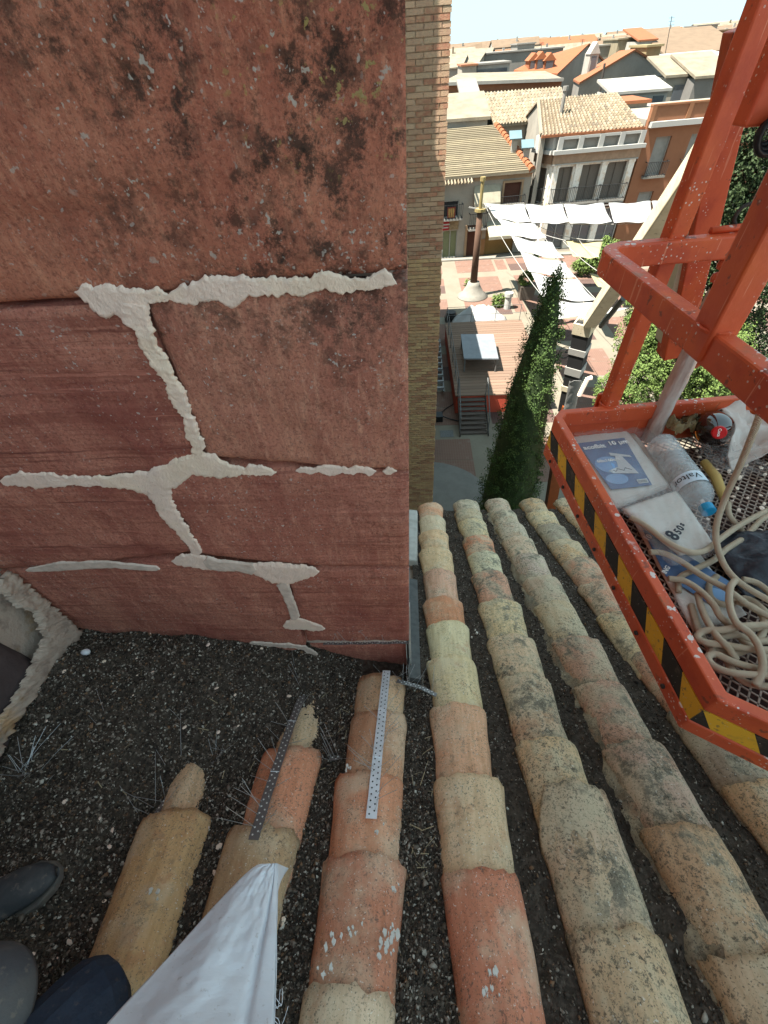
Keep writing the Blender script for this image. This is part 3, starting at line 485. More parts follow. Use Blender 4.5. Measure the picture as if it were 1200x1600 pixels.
block('window_band_house', 'white modern house with dark window band above the red hall', 746,103,797,97,100,8,PLASTW,GREYW,wins=[(.2,1.2,3.2,1.4,GLASS),(.62,1.2,3.2,1.4,GLASS)])
block('left_window_house', 'small white house with two dark windows at the left of the red hall', 722,104,745,102,98,8,PLAST,REDBR,wins=[(.25,2,1.6,2.2,GLASS),(.75,2,1.6,2.2,GLASS)])
H('far_yellow_house', 'pale yellow tiled roof on the left skyline by the tower', [(690,109,112),(720,106,112),(698,92,120),(728,88,120)], PLAST, YFLAT)
H('far_yellow_house', 'second pale yellow roof on the left skyline, right of the first', [(720,104,116),(745,101,116),(730,86,124),(756,84,124)], PLAST, YFLAT)
H('far_yellow_house', 'third pale roof on the left skyline with a long ridge', [(725,92,135),(765,88,135),(735,78,142),(770,76,142)], PLAST, YFLAT)
block('rear_patio_house', 'jumbled cream rear walls behind the low cream house', 690,192,762,186,47,5,PLAST,YFLAT,rise=1.2,wins=[(.35,1.2,.5,1.4,SHUT),(.6,1.1,.5,1.2,SHUT),(.8,1.3,.4,1.2,SHUT)])
block('skylight_shed', 'white shed with blue skylight behind the low cream house', 692,213,728,220,45.5,2.5,PLASTW,flat('skylight', (.25,.3,.36)),rise=.5)
block('white_lean_to', 'white lean-to wall before the rough cream gable', 722,160,748,150,56,5,PLASTW,GREYW,rise=1)
for k,(x,y) in enumerate(((806,208),(825,222))):
    c = Y(x,y,42.5+k*-1.0); b = MB(); b.hexa([c+Vector(v) for v in ((-.45,-.3,-.35),(.45,-.3,-.35),(.45,.3,.05),(-.45,.3,.05),(-.45,-.34,-.27),(.45,-.34,-.27),(.45,.26,.13),(-.45,.26,.13))])
    o = b.build('skylight_box', flat('glass_blue', (.3,.45,.5), .3), None); tag(o, ['small blue glazed vent box on the roof edge, upper of two', 'small blue glazed vent box on the roof edge, lower of two'][k], 'vent', 'glazed vents by the corner house')
    b = MB(); b.box(c.x-.2,c.x+.2,c.y-.15,c.y+.2,c.z-1.4,c.z-.3); b.build('shaft', PLASTW, o)
# far town fill
kinds = [(PLAST,YFLAT),(PLASTW,ORNG),(GREYW,BROOF),(flat('far_ochre',(.45,.36,.24)),YFLAT),(PLASTW,BROOF)]
adj = ['cream','white','grey','ochre','chalk white']; rof = ['pale yellow','orange','brown','sandy','dark brown']
random.seed(11)
ordw = ['first','second','third','fourth','fifth','sixth','seventh','eighth','ninth','tenth','eleventh','twelfth','thirteenth','fourteenth','fifteenth','sixteenth']
for row,(yy,z0) in enumerate(((58,-8.4),(84,-7.4),(108,-6.2),(148,-3.6),(176,-2.4),(215,-1.7),(265,-1.3),(330,-1.0))):
    x = yy*.045; cnt_ = 0
    while x < yy*.58+4:
        w_ = random.uniform(7,13)*(1+row*.12); k = random.randrange(5); zz = z0+random.uniform(-.9,.5); dp = random.uniform(4,6); rs = random.uniform(1.0,2.2); skip = False
        if not skip:
            e = slope_house('distant_house', f'{adj[k]} house with {rof[k]} roof, {ordw[cnt_]} from left, {ordw[row]} row back', (x,yy+random.uniform(-3,3),zz),(x+w_,yy+random.uniform(-3,3),zz),(x,yy+dp,zz+rs),(x+w_,yy+dp,zz+rs), kinds[k][0], kinds[k][1], 'house', 'distant houses of the town'); cnt_ += 1
            U_ = Vector((1,0,0)); N_ = Vector((0,-1,0))
            for q_ in range(random.randint(1,3)): b = MB(); u_ = x+w_*random.uniform(.15,.85); b.box(u_-.45,u_+.45,yy-3.6,yy+1,zz-2.2,zz-.9); b.build('window', SHUT, e)
            b = MB(); u_ = x+w_*random.uniform(.2,.8); b.box(u_-.25,u_+.25,yy+2.5,yy+3.0,zz,zz+rs+.5); b.build('chimney', kinds[k][0], e)
        x += w_*random.uniform(.95,1.25)
for (x,y0,y1,yy,l) in ((1047,70,25,100,'tall thin rooftop antenna on the right skyline'),(844,78,66,110,'short antenna on the grey block'),(932,76,58,110,'antenna behind the orange dormer house'),(908,76,61,112,'antenna left of the beige block'),(1080,60,42,140,'antenna at the left of the skyline tower')):
    b = MB(); p0 = Y(x,y0,yy); p1 = Y(x+(3 if y0>69 else 0),y1,yy); b.tube([p0-W3*3,p1],.05,5)
    for k in range(3): c = p0.lerp(p1,.7+.12*k); b.bar(c-Vector((.4,0,0)), c+Vector((.4,0,0)), .03,.03)
    tag(b.build('antenna', IRON), l, 'antenna')
# ================================================================== SQUARE FURNITURE
def sail(pts, m, label, sag=.1):
    a,b_,c,d = [at_z(x,y,z) for x,y,z in pts]; mb = MB()
    mb.grid(lambda u,v: a.lerp(b_,u).lerp(d.lerp(c,u),v)-W3*sag*(4*u*(1-u)*.6+4*v*(1-v)*.4)+W3*.03*math.sin(u*9+v*5), 14, 10)
    o = mb.build('shade_sail', m, smooth=True, solid=.012); tag(o, label, 'shade sail', 'shade sails over the square'); return o
zs = -7.0
S = [((759,318),(819,319),(829,347),(775,340)),((777,342),(836,350),(854,372),(797,367)),((799,369),(863,379),(881,404),(811,391)),((813,393),(883,410),(900,434),(827,423)),((830,426),(905,438),(930,470),(848,462)),((850,465),(935,474),(985,482),(866,498))]
LB = ['white shade sail tied to the lamp post, topmost of the descending row','second white sail down the descending row','third white sail down the descending row, above the planter','fourth white sail of the descending row, left of the yellow sail','fifth white sail, behind the tip of the conifer','large white sail at the foot of the row, beside the cream boom']
for q,l in zip(S,LB): sail([(x,y,zs) for x,y in q], SAIL, l)
S = [((821,319),(879,319),(889,347),(831,347)),((881,319),(943,317),(956,347),(891,348)),((951,317),(1016,314),(1022,344),(960,347)),((1019,314),(1060,311),(1066,342),(1024,344))]
LB = ['white sail right of the lamp post in the far row','middle white sail of the far row, before the corner house','white sail of the far row with small dark lettering','last white sail of the far row, behind the orange post']
for q,l in zip(S,LB): 
    o = sail([(x,y,zs) for x,y in q], SAIL, l)
    if 'lettering' in l:
        b = MB()
        for (x,y) in ((968,330),(972,331),(980,331),(990,329),(994,329),(999,328),(1004,329)): c = at_z(x,y,zs); c.z += .06-.3; b.box(c.x-.13,c.x+.13,c.y-.35,c.y+.35,c.z,c.z+.01)
        b.build('sail_lettering', flat('faded_print', (.3,.28,.25)), o)
sail([(x,y,-8) for x,y in ((884,375),(942,376),(935,402),(896,400))], SAILY, 'yellow shade sail hung low under the white rows'); sail([(x,y,-9) for x,y in ((921,427),(957,430),(950,450),(935,447))], SAILY, 'small yellow sail by the bush')
b = MB()
for (x0,y0,x1,y1,z_) in ((757,318,848,464,zs),(819,319,935,472,zs),(757,318,1060,311,zs),(775,341,1066,344,zs),(757,319,884,376,-7.4),(836,350,942,375,-7.6),(860,352,960,440,-7.8),(890,348,936,402,-7.7)): 
    a = at_z(x0,y0,z_); c = at_z(x1,y1,z_); b.tube([a.lerp(c,t/8)-W3*.25*4*(t/8)*(1-t/8) for t in range(9)], .014, 4)
tag(b.build('sail_cables', WHITE), 'pale steel cables strung between the shade sails', 'cables')
def lamp(base, top, label):
    e = empty('lamp_post', base, label, 'lamp post'); b = MB(); b.lathe([(1.05,0),(1.05,.06),(.75,.25),(.45,.75),(.4,.95)], 20, Matrix.Translation(base)); b.build('base', CONC, e, smooth=True)
    b = MB(); b.tube([base+W3*.9, top], [.24,.17], 12); b.build('pole', POLEM, e, smooth=True)
    b = MB(); b.tube([top, top+W3*.15], .34, 12); b.tube([top+W3*.15, top+W3*1.5], .1, 8); b.tube([top+W3*1.5, top+W3*1.7], .16, 8); b.build('finial', flat('old_gold', (.5,.38,.15), s=3), e)
    b = MB()
    for s_ in (-1,1): b.bar(top+Vector((0,0,.1)), top+Vector((s_*.7,0,.25)), .06,.06)
    b.build('bracket', WHITE, e)
lbp = at_z(738,463,-12); lamp(lbp, Vector((lbp.x,lbp.y,-7.0)), 'tall brown pole with flared concrete foot holding the shade sails')
# stage
sx0,sx1,sy0,sy1,sz = 2.12,6.5,17.42,25.2,-11.0
SG = empty('stage', (sx0,sy0,-12), 'raised plank stage with dark red sides and front steps', 'stage')
b = MB(); b.box(sx0+.02,sx1-.02,sy0+.02,sy1-.02,-12,sz-.06); b.build('side_panel', TRED, SG)
npl = 30; pmesh = None
for k in range(npl):
    y0 = sy0-.02+(sy1-sy0+.04)*k/npl; dl = (sy1-sy0)/npl
    if pmesh is None: q = MB(); q.box(0,sx1-sx0+.04,0,dl-.02,0,.05); pmesh = q.mesh('plank'); pmesh.materials.append(DECK)
    o = bpy.data.objects.new('plank', pmesh); COL.objects.link(o); o.location = (sx0-.02,y0,sz-.05+random.uniform(0,.004)); o.parent = SG; o.matrix_parent_inverse = parent_inv(SG); t_ = random.uniform(.85,1.1); o.color = (.18*t_,.115*t_,.08*t_,1)
tx0,tx1 = 2.27,3.45
for k in range(8):
    z = -12+1.0*(8-k)/9-.03; y0 = sy0-.05-1.65*(k+1)/8; b = MB(); b.box(tx0,tx1,y0,y0+.24,z-.04,z); b.build('step', flat('step_plank', (.22,.17,.14), s=6) if k == 0 else bpy.data.materials['step_plank'], SG)
for xx in (tx0-.06, tx1+.02):
    b = MB(); b.hexa([(xx,sy0-1.85,-12),(xx+.04,sy0-1.85,-12),(xx+.04,sy0-.02,-11.25),(xx,sy0-.02,-11.25),(xx,sy0-1.85,-11.85),(xx+.04,sy0-1.85,-11.85),(xx+.04,sy0-.02,-11.02),(xx,sy0-.02,-11.02)]); b.build('stringer', SHUT, SG)
    b = MB(); b.tube([(xx,sy0-1.7,-11.9),(xx,sy0-1.7,-11.1),(xx,sy0-.1,-10.1),(xx,sy0-.1,-11)], .025, 6); b.build('handrail', METAL, SG)
b = MB()
for k in range(6): y0 = sy0+.1+(sy1-sy0-.2)*k/5; b.tube([(sx0+.08,y0,sz),(sx0+.08,y0,sz+.9)], .02, 5)
for z in (.45,.9): b.tube([(sx0+.08,sy0+.1,sz+z),(sx0+.08,sy1-.1,sz+z)], .018, 5)
for k in range(4): x0 = sx0+.08+(sx1-sx0-.2)*k/3; b.tube([(x0,sy1-.1,sz),(x0,sy1-.1,sz+.9)], .018, 5)
for z in (.45,.9): b.tube([(sx0+.08,sy1-.1,sz+z),(sx1-.1,sy1-.1,sz+z)], .012, 5)
b.build('railing', METAL, SG)
ta = [at_z(x,y,sz+.75) for x,y in ((720,522),(771,522),(779,560),(725,560))]
TB = empty('zinc_table', (ta[3].x,ta[3].y,sz), 'square grey sheet-topped table on the plank stage', 'table'); b = MB(); b.slab(ta, (0,0,-.06)); b.build('table_top', ZINC, TB)
cx_ = sum((p for p in ta), Vector())/4
for p in ta: q = p.lerp(cx_,.08); b = MB(); b.box(q.x-.03,q.x+.03,q.y-.03,q.y+.03,sz,sz+.68); b.build('leg', METAL, TB)
# white tarpaulin heap behind the stage
hp = at_z(705,492,-11.4); he = at_z(796,490,-11.4); b = MB(); b.grid(lambda u,v: Vector((hp.x+(he.x-hp.x)*u, 26.0+v*2.0, -12+1.25*math.sin(math.pi*min(1,u*1.02))**.6*math.sin(math.pi*(.15+.8*v))*(.85+.25*fbm(u*5,v*3,1)))), 30, 12)
tag(b.build('tarpaulin_heap', SAIL, smooth=True, solid=.02), 'white tarpaulin thrown over gear behind the stage', 'tarpaulin')
b = MB(); b.lathe([(.35,0),(.42,.3),(.3,.6)], 12, Matrix.Translation(at_z(704,502,-12))); tag(b.build('black_sack', flat('black_plastic', (.02,.02,.02), .4)), 'black sack at the left end of the white tarpaulin', 'sack')
# bits on the ground left of the stage
b = MB(); 
for k in range(9): y0 = 19.2+k*.62; b.box(1.28+k*.012,1.72+k*.012,y0,y0+.12,-11.8,-11.65)
for xx in (1.3,1.7): b.bar((xx,19,-11.75),(xx+.1,24.7,-11.75),.06,.06)
tag(b.build('ladder', flat('alu_white', (.6,.6,.58), .5)), 'pale aluminium ladder lying left of the stage', 'ladder')
c = at_z(688,655,-12); b = MB(); b.box(c.x-.35,c.x+.1,c.y-.25,c.y+.2,-12,-11.7); b.tube([(c.x,c.y,-11.8),(c.x+.5,c.y-.1,-11.95),(c.x+.9,c.y-.25,-11.97)], .03, 6); b.tube([(c.x-.1,c.y+.1,-11.85),(c.x+.3,c.y+.8,-11.97),(c.x+.9,c.y+1.4,-11.97)], .025, 6)
tag(b.build('cable_box', flat('black_box', (.02,.02,.02), .5), bevel=.04), 'black cable box with leads on the paving by the steps', 'equipment')
b = MB(); c = at_z(698,678,-12); b.box(c.x-.3,c.x+.3,c.y-.25,c.y+.25,-11.99,-11.984); tag(b.build('manhole_cover', METAL), 'dark square manhole cover left of the stage steps', 'manhole cover')
# ---------- foliage
def leaves(name, blobs, nl, size, m, parent, seed=1, surf=.75):
    """blobs: (centre, radii) ; leaf-sized faces gathered in clumps near the blob surfaces"""
    r = np.random.default_rng(seed); vol = np.array([b[1][0]*b[1][1]*b[1][2] for b in blobs])**.66; vol = vol**.75; cnt = (nl*vol/vol.sum()).astype(int)+1; Vv = []
    for (c,rad),k in zip(blobs,cnt):
        nc = max(6, k//26); d = r.normal(size=(nc,3)); d /= np.linalg.norm(d,axis=1)[:,None]; rr = surf+(1.03-surf)*r.random(nc)**.6; cc = d*rr[:,None]
        id_ = r.integers(0,nc,k); off = r.normal(size=(k,3))*.42
        cs = np.array(rad).mean()*2.6/np.sqrt(nc); p = np.array(c)+cc[id_]*np.array(rad)+off*cs
        nrm = cc[id_]+r.normal(size=(k,3))*.55+np.array([0,0,.25]); nrm /= np.linalg.norm(nrm,axis=1)[:,None]
        a = np.cross(nrm, r.normal(size=(k,3))); a /= np.linalg.norm(a,axis=1)[:,None]; b2 = np.cross(nrm,a); s = size*(.6+.8*r.random(k))[:,None]
        q = np.stack([p-a*s*.5, p+b2*s*.45, p+a*s*.5+nrm*s*.15, p-b2*s*.45],1); Vv.append(q.reshape(-1,3))
    V_ = np.concatenate(Vv); F_ = np.arange(len(V_)).reshape(-1,4); o = np_mesh(name, V_, F_, m, parent); return o
def conifer(base, h, rad, label, nl, size, m=LEAF, seed=3, lean=0, group=None, name='conifer'):
    e = empty(name, base, label, 'tree', group); b = MB(); b.tube([base, base+W3*h*.5, base+W3*h*.93], [rad*.14+.05,rad*.1+.03,.02], 8); b.build('trunk', BARK, e)
    r = random.Random(seed); bl = []
    for k in range(46):
        t = (k+.5)/46; prof = (1-t)**.6*(1 if t > .12 else .75+t*2); a = k*2.4; rr = rad*prof
        bl.append(((base.x+math.cos(a)*rr*.45, base.y+math.sin(a)*rr*.45, base.z+.3+t*(h-.5)), (rr*.66+.09, rr*.66+.09, h/46*2.3+rr*.25)))
    leaves('crown', bl, nl, size, m, e, seed, surf=.35)
    return e
tb = Vector((3.22,10.15,-12)); tree_ = conifer(tb, 8.65, 1.0, 'slim dark green conifer standing before the stage', 150000, .036, LEAF, 5)
def bushy(name, blobs, base, label, nl, size, m, cat='tree', seed=2, group=None):
    e = empty(name, base, label, cat, group); b = MB(); top = Vector(blobs[-1][0]); b.tube([base, Vector(base).lerp(top,.5), top], [.14,.1,.05], 7)
    for c,rd in blobs: b.tube([Vector(base).lerp(Vector(c),.35), Vector(c)], [.07,.03], 5)
    b.build('trunk', BARK, e); leaves('crown', blobs, nl, size, m, e, seed, .45); return e
def blobs_px(L): return [((lambda p: (p.x,p.y,p.z))(Y(x,y,yy)), (r_,r_,r_*1.25)) for x,y,yy,r_ in L]
bushy('thuja', blobs_px([(1000,585,15.5,1.1),(1040,560,15.5,1.2),(1010,520,16,1.0),(1085,575,15.5,1.2),(1045,490,16,1.0),(1020,470,16.5,.9),(1060,430,17,.8),(1055,390,17.2,.6),(1110,600,15,1.1),(970,610,15,.9),(1120,555,15.5,1.0)]), (11,15.5,-12), 'broad bright green thuja behind the basket rim', 70000, .065, LEAF2, seed=8)
bushy('cedar', blobs_px([(1130,540,17,1.3),(1110,480,17,1.3),(1150,430,17,1.5),(1120,390,17,1.3),(1150,340,17,1.4),(1130,290,17,1.2),(1165,240,17,1.3),(1180,180,17,1.0),(1185,120,17.2,.8),(1200,300,17,1.5),(1200,450,17,1.6),(1170,560,17,1.5),(1095,330,18,.8),(1200,600,16,1.6)]), (14.5,17,-12), 'tall dark evergreen behind the red basket posts', 70000, .075, LEAFD, seed=9)
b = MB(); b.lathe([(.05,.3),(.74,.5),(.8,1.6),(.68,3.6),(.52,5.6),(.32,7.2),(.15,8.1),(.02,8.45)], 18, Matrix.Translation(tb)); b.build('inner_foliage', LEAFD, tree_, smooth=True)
pb = at_z(820,466,-12)
PL = empty('planter', pb, 'square grey stone planter with a clipped bush, beside the conifer tip', 'planter'); b = MB(); b.hexa([(pb.x-.42,pb.y-.4,-12),(pb.x+.42,pb.y-.4,-12),(pb.x+.42,pb.y+.4,-12),(pb.x-.42,pb.y+.4,-12),(pb.x-.5,pb.y-.48,-11.1),(pb.x+.5,pb.y-.48,-11.1),(pb.x+.5,pb.y+.48,-11.1),(pb.x-.5,pb.y+.48,-11.1)]); b.build('pot', flat('planter_stone', (.3,.25,.2)), PL)
leaves('bush', [((pb.x-.15,pb.y,-10.75),(.45,.45,.4)),((pb.x+.2,pb.y,-10.1),(.28,.28,.8))], 2500, .1, LEAF2, PL, 4)
for x,y,l in ((778,472,'round yellow-green bush beside the white bollard'),(735,447,'small round bush half hidden by the lamp post foot')): 
    c = at_z(x,y+6,-12); o = leaves('round_bush', [((c.x,c.y,-11.65),(.4,.4,.38))], 1500, .09, LEAF2, None, 5); tag(o, l, 'bush')
c = at_z(921,430,-12); o = leaves('oleander', [((c.x,c.y,-10.9),(.9,.8,.9)),((c.x+.9,c.y+.4,-10.7),(.8,.7,.9)),((c.x-.7,c.y,-11.2),(.7,.6,.6))], 5000, .13, LEAF2, None, 6); tag(o, 'loose green shrub between the two yellow sails', 'shrub')
c = at_z(792,482,-12); b = MB(); b.lathe([(.22,0),(.2,.75),(.28,.78),(.28,1.0),(.1,1.05)], 12, Matrix.Translation(c)); tag(b.build('bollard', WHITE, smooth=False), 'white round bollard light near the tarpaulin', 'bollard')
c = at_z(868,508,-12); b = MB(); b.tube([c, c+W3*2.2], .12, 8); b.tube([c+W3*2.2,c+W3*2.5], .2, 8); tag(b.build('garden_lamp', flat('ochre_lamp', (.4,.3,.13))), 'short ochre post with rounded head right of the conifer', 'lamp post')
c = at_z(880,560,-12); b = MB()
for k in range(2): 
    for a in range(16): t0,t1 = 2*math.pi*a/16, 2*math.pi*(a+1)/16; b.bar((c.x+k*.95+.32*math.cos(t0),c.y,-11.66+.32*math.sin(t0)),(c.x+k*.95+.32*math.cos(t1),c.y,-11.66+.32*math.sin(t1)),.03,.03)
for p,q in (((0,0,.34),(.35,0,.8)),((.35,0,.8),(.85,0,.85)),((.85,0,.85),(.95,0,.34)),((0,0,.34),(.5,0,.3)),((.5,0,.3),(.85,0,.85)),((.35,0,.9),(.5,0,.3)),((.8,-.15,1.0),(.8,.2,1.0))): b.bar((c.x+p[0],c.y+p[1],-12+p[2]),(c.x+q[0],c.y+q[1],-12+q[2]),.035,.035)
tag(b.build('bicycle', IRON), 'dark bicycle parked right of the conifer', 'bicycle')
# ================================================================== CHURCH MASSES
TW = empty('brick_tower', (0,9,-12), 'tall brick church tower corner beyond the red stone wall', 'tower')
b = MB(); b.box(-4,.628,9.02,12.5,-12,2.2); b.build('core', BRICK_M, TW)
random.seed(5); pitch = .0685; bl = {}; jb = MB(); cnt = 0
def brick_mesh(L_):
    k = round(L_,2)
    if k not in bl:
        q = MB(); h = pitch-.012; e_ = .006
        q.hexa([(0,0,0),(L_,0,0),(L_,.05,0),(0,.05,0),(0,0,h),(L_,0,h),(L_,.05,h),(0,.05,h)]); bl[k] = q.mesh('brick'); bl[k].materials.append(BRICK)
    return bl[k]
nc = int(14.0/pitch)
for j in range(nc):
    z = 2.1-j*pitch; x = .64; first = .24 if j % 2 else .12
    while x > -.15:
        L_ = first if x == .64 else .24; x0 = x-L_
        if random.random() < .2: L_ -= .02
        pr = random.uniform(0,.009)
        if -2.75 < z < .62 and cnt < 290 and x0 < .64:
            o = bpy.data.objects.new('brick', brick_mesh(round(L_,2))); COL.objects.link(o); o.location = (x0,9.0-pr,z); o.parent = TW; o.matrix_parent_inverse = parent_inv(TW); cnt += 1
            t_ = random.uniform(.75,.95); c = random.choice([(.48,.31,.21),(.47,.25,.16),(.55,.36,.24),(.42,.2,.13),(.52,.37,.25)]); o.color = (c[0]*t_,c[1]*t_,c[2]*t_,1)
        else: jb.box(x0,x0+L_,9.0-pr,9.05,z,z+pitch-.012)
        x = x0-.012
sb = MB()
o = jb.build('brick', BRICK_J, TW); o['kind'] = 'stuff'
b = MB(); b.box(-8,-.38,1.6,9,-12,.5); b.box(-8,-.4,1.7,5,.5,2.6); b.box(-.85,-.4,8.7,9.0,.5,3.2); nv = b.build('shade_blocks', flat('church_render', (.45,.33,.22))); tag(nv, 'unseen church blocks added behind the red stone wall to cast shade', 'building')  # unseen blocks, sized to keep sun off the tower face and eave tiles
b = MB(); b.box(-12,.58,12.5,28.3,-12,-4.45); tag(b.build('church_nave', flat('church_render2', (.45,.33,.22))), 'low church nave beyond the brick tower', 'building')
b = MB(); b.box(-1.9,6,-5,2.62,-12,-3.35); tag(b.build('lower_church_wall', flat('church_render3', (.45,.33,.22))), 'church wall below the tiled roof eave', 'building')
# ---- red stone wall
def stone_block(parent, px, m, name='stone_block', yy=WY, res=.018, depth=.10, seed=0, amp=.006, label=None, edge=.007, plane='y'):
    pts = [at_y(x,y,yy) if plane == 'y' else at_x(x,y,yy) for x,y in px]
    ax = 0 if plane == 'y' else 1
    P2 = [(p[ax], p.z) for p in pts]; cx0 = sum(p[0] for p in P2)/len(P2); cz0 = sum(p[1] for p in P2)/len(P2)
    bm = bmesh.new(); x0,x1 = min(p[0] for p in P2)-.01, max(p[0] for p in P2)+.01; z0,z1 = min(p[1] for p in P2)-.01, max(p[1] for p in P2)+.01
    nu, nv_ = max(2,int((x1-x0)/res)), max(2,int((z1-z0)/res)); vs = [[bm.verts.new((x0+(x1-x0)*i/nu,0,z0+(z1-z0)*j/nv_)) for i in range(nu+1)] for j in range(nv_+1)]
    for j in range(nv_):
        for i in range(nu): bm.faces.new((vs[j][i],vs[j][i+1],vs[j+1][i+1],vs[j+1][i]))
    n_ = len(P2); E = []
    for i in range(n_):
        a,c = P2[i],P2[(i+1)%n_]; t = Vector((c[0]-a[0],0,c[1]-a[1])).normalized(); nn_ = Vector((t.z,0,-t.x))
        if nn_.x*((a[0]+c[0])/2-cx0)+nn_.z*((a[1]+c[1])/2-cz0) < 0: nn_ = -nn_
        E.append((a,nn_)); bmesh.ops.bisect_plane(bm, geom=bm.verts[:]+bm.edges[:]+bm.faces[:], plane_co=(a[0],0,a[1]), plane_no=nn_, clear_outer=True, dist=1e-6)
    be = [e for e in bm.edges if len(e.link_faces) == 1]
    ret = bmesh.ops.extrude_edge_only(bm, edges=be); ev = {v for v in ret['geom'] if isinstance(v, bmesh.types.BMVert)}
    for v in bm.verts:
        x,z = v.co.x, v.co.z
        if v in ev: v.co.y = depth; continue
        d = min(-( (x-a[0])*n2.x+(z-a[1])*n2.z) for a,n2 in E)
        h = amp*(fbm(x*6,z*6,seed,4))+amp*.4*fbm(x*30,z*30,seed,3)-(edge*(1-min(1,d/.02))**2)
        if seed == 0:
            q_ = P(0,337); q2 = P(290,288); zl = q_[2]+(x-q_[0])/(q2[0]-q_[0])*(q2[2]-q_[2]); h += .008*max(0,min(1,(z-zl)/.006))*max(0,min(1,(q2[0]+.12-x)/.15))
        v.co.y = -h
    for f in bm.faces: f.smooth = True
    me = bpy.data.meshes.new(name); bmesh.ops.recalc_face_normals(bm, faces=bm.faces[:])
    if plane == 'y':
        for v in bm.verts: v.co = Vector((v.co.x, yy+v.co.y, v.co.z))
    else:
        for v in bm.verts: v.co = Vector((yy-v.co.y, v.co.x, v.co.z))
    bm.to_mesh(me); bm.free(); o = link(name, me, m, parent)
    # keep creases crisp
    if label: o['label'] = label
    return o
XE = 639
SW = empty('stone_wall', (-.9,WY,-2), 'dark red sandstone church wall with cream mortar joints', 'wall')
b = MB(); b.box(-1.44,-.03,WY+.045,1.55,-3.5,7.0); b.build('core', MORT_G, SW)
SB = [([(-220,503),(-330,-200),(632,-200),(XE-3,440.5),(215,462)], ST_TOP, 'large red block streaked with dark and white lichen'),
      ([(222,462.5),(XE-2,442),(XE,737),(322,716)], ST_MID, 'pitted red block framed by cream mortar'),
      ([(-220,505),(215,464),(316,712),(240,742),(-220,762)], ST_LEFT, 'banded red block with fine horizontal strata'),
      ([(255,762),(322,728),(XE,743),(XE,888),(482,886),(310,866)], ST_LOW, None),
      ([(-200,768),(250,757),(304,868),(0,892),(-200,910)], ST_LEFT, None),
      ([(-200,912),(20,893),(300,874),(440,897),(477,1014),(-200,1130)], ST_LOW, 'worn dark red block with flaked shell-shaped scars'),
      ([(447,900),(486,892),(XE,892),(XE,1003),(480,1003)], ST_LOW, None)]
for i,(px,m,l) in enumerate(SB): stone_block(SW, px, m, seed=i*7.3, label=l, yy=WY, res=.014 if i != 0 else .02)
b = MB(); a = at_y(478,1009,WY+.03); c = at_y(639,1040,WY+.03); b.box(a.x,c.x,WY+.03,WY+.3,c.z-.3,a.z); b.build('stone_block', ST_LOW, SW, bevel=.012)
b = MB(); b.box(-.034,-.022,WY+.012,1.5,-2.3,-1.35); b.box(-.03,-.012,WY+.012,WY+.03,-2.0,-1.42); b.build('white_render_edge', WHITE_PL, SW)
def mortar(parent, pairs, m=MORT, yy=WY-.003, name='mortar_joint', plane='y', h=.0035, seed=0, jag=.013, nsub=12):
    f = (lambda x,y: at_y(x,y,yy)) if plane == 'y' else (lambda x,y: at_x(x,y,yy))
    A_ = [f(p[0],p[1]) for p in pairs]; B_ = [f(p[2],p[3]) for p in pairs]; R = []
    for i in range(len(pairs)-1):
        L_ = max(2, int(((A_[i]+B_[i])/2-(A_[i+1]+B_[i+1])/2).length/.003))
        for k in range(L_): t = k/L_; R.append((A_[i].lerp(A_[i+1],t), B_[i].lerp(B_[i+1],t)))
    R.append((A_[-1],B_[-1])); nrm = Vector((0,-1,0)) if plane == 'y' else Vector((1,0,0)); b = MB(); vs = []
    for i,(a,c) in enumerate(R):
        wd = (c-a); ln = max(wd.length,1e-4); u = wd/ln; en = min(1, i/4, (len(R)-1-i)/4)
        sc = min(1, ln/.02)
        ja = jag*sc*(.8*fbm(a.x*18,a.z*18,seed,4)+.45*fbm(a.x*70,a.z*90,seed+3,6)); jb_ = jag*sc*(.8*fbm(c.x*18,c.z*18,seed+9,4)+.45*fbm(c.x*70,c.z*90,seed+5,6))
        if plane == 'x': ja = jag*sc*fbm(a.y*45,a.z*45,seed,4); jb_ = jag*sc*fbm(c.y*45,c.z*45,seed+9,4)
        mid = (a+c)/2; a2 = mid+(a+u*ja-mid)*max(en,.05); c2 = mid+(c+u*jb_-mid)*max(en,.05)
        for k in range(nsub+1):
            t = k/nsub; p = a2.lerp(c2,t); pr = min(1,(t*(1-t)*4)*5.0); q = h*pr*(.8+.35*fbm(p.x*25+p.y*25,p.z*25,seed,4)+.12*fbm(p.x*120,p.z*120+p.y*90,seed,2))*(.3+.7*sc)
            vs.append(p+nrm*(q if 0<k<nsub else -.003))
    n1 = nsub+1; b.add(vs, [(i*n1+k,i*n1+k+1,(i+1)*n1+k+1,(i+1)*n1+k) for i in range(len(R)-1) for k in range(nsub)])
    return b.build(name, m, parent, smooth=True)
def tb_(L): return [(x,t,x,bt) for x,t,bt in L]
mortar(SW, tb_([(116,455,457),(130,450,470),(150,448,490),(165,447,496),(190,446,494),(215,452,490),(235,457,474),(262,455,472),(285,448,478),(300,440,480),(330,432,472),(360,430,476),(400,431,466),(430,436,470),(450,438,462),(480,436,458),(500,436,457),(507,427,457),(530,433,462),(560,430,458),(590,430,456),(612,424,452),(620,438,450)]), seed=1)
mortar(SW, [(160,484,226,462),(185,499,233,490),(212,514,241,520),(220,545,252,550),(240,572,263,568),(258,595,276,590),(268,625,293,620),(282,650,301,645),(290,672,309,668),(302,695,317,688),(296,712,324,705)], seed=2, h=.008)
mortar(SW, tb_([(0,745,757),(30,738,762),(65,738,764),(105,742,760),(150,743,762),(210,740,768),(235,735,775),(262,722,768),(300,710,745),(325,708,745),(350,722,748),(380,730,743),(410,727,745),(432,735,741)]), seed=3)
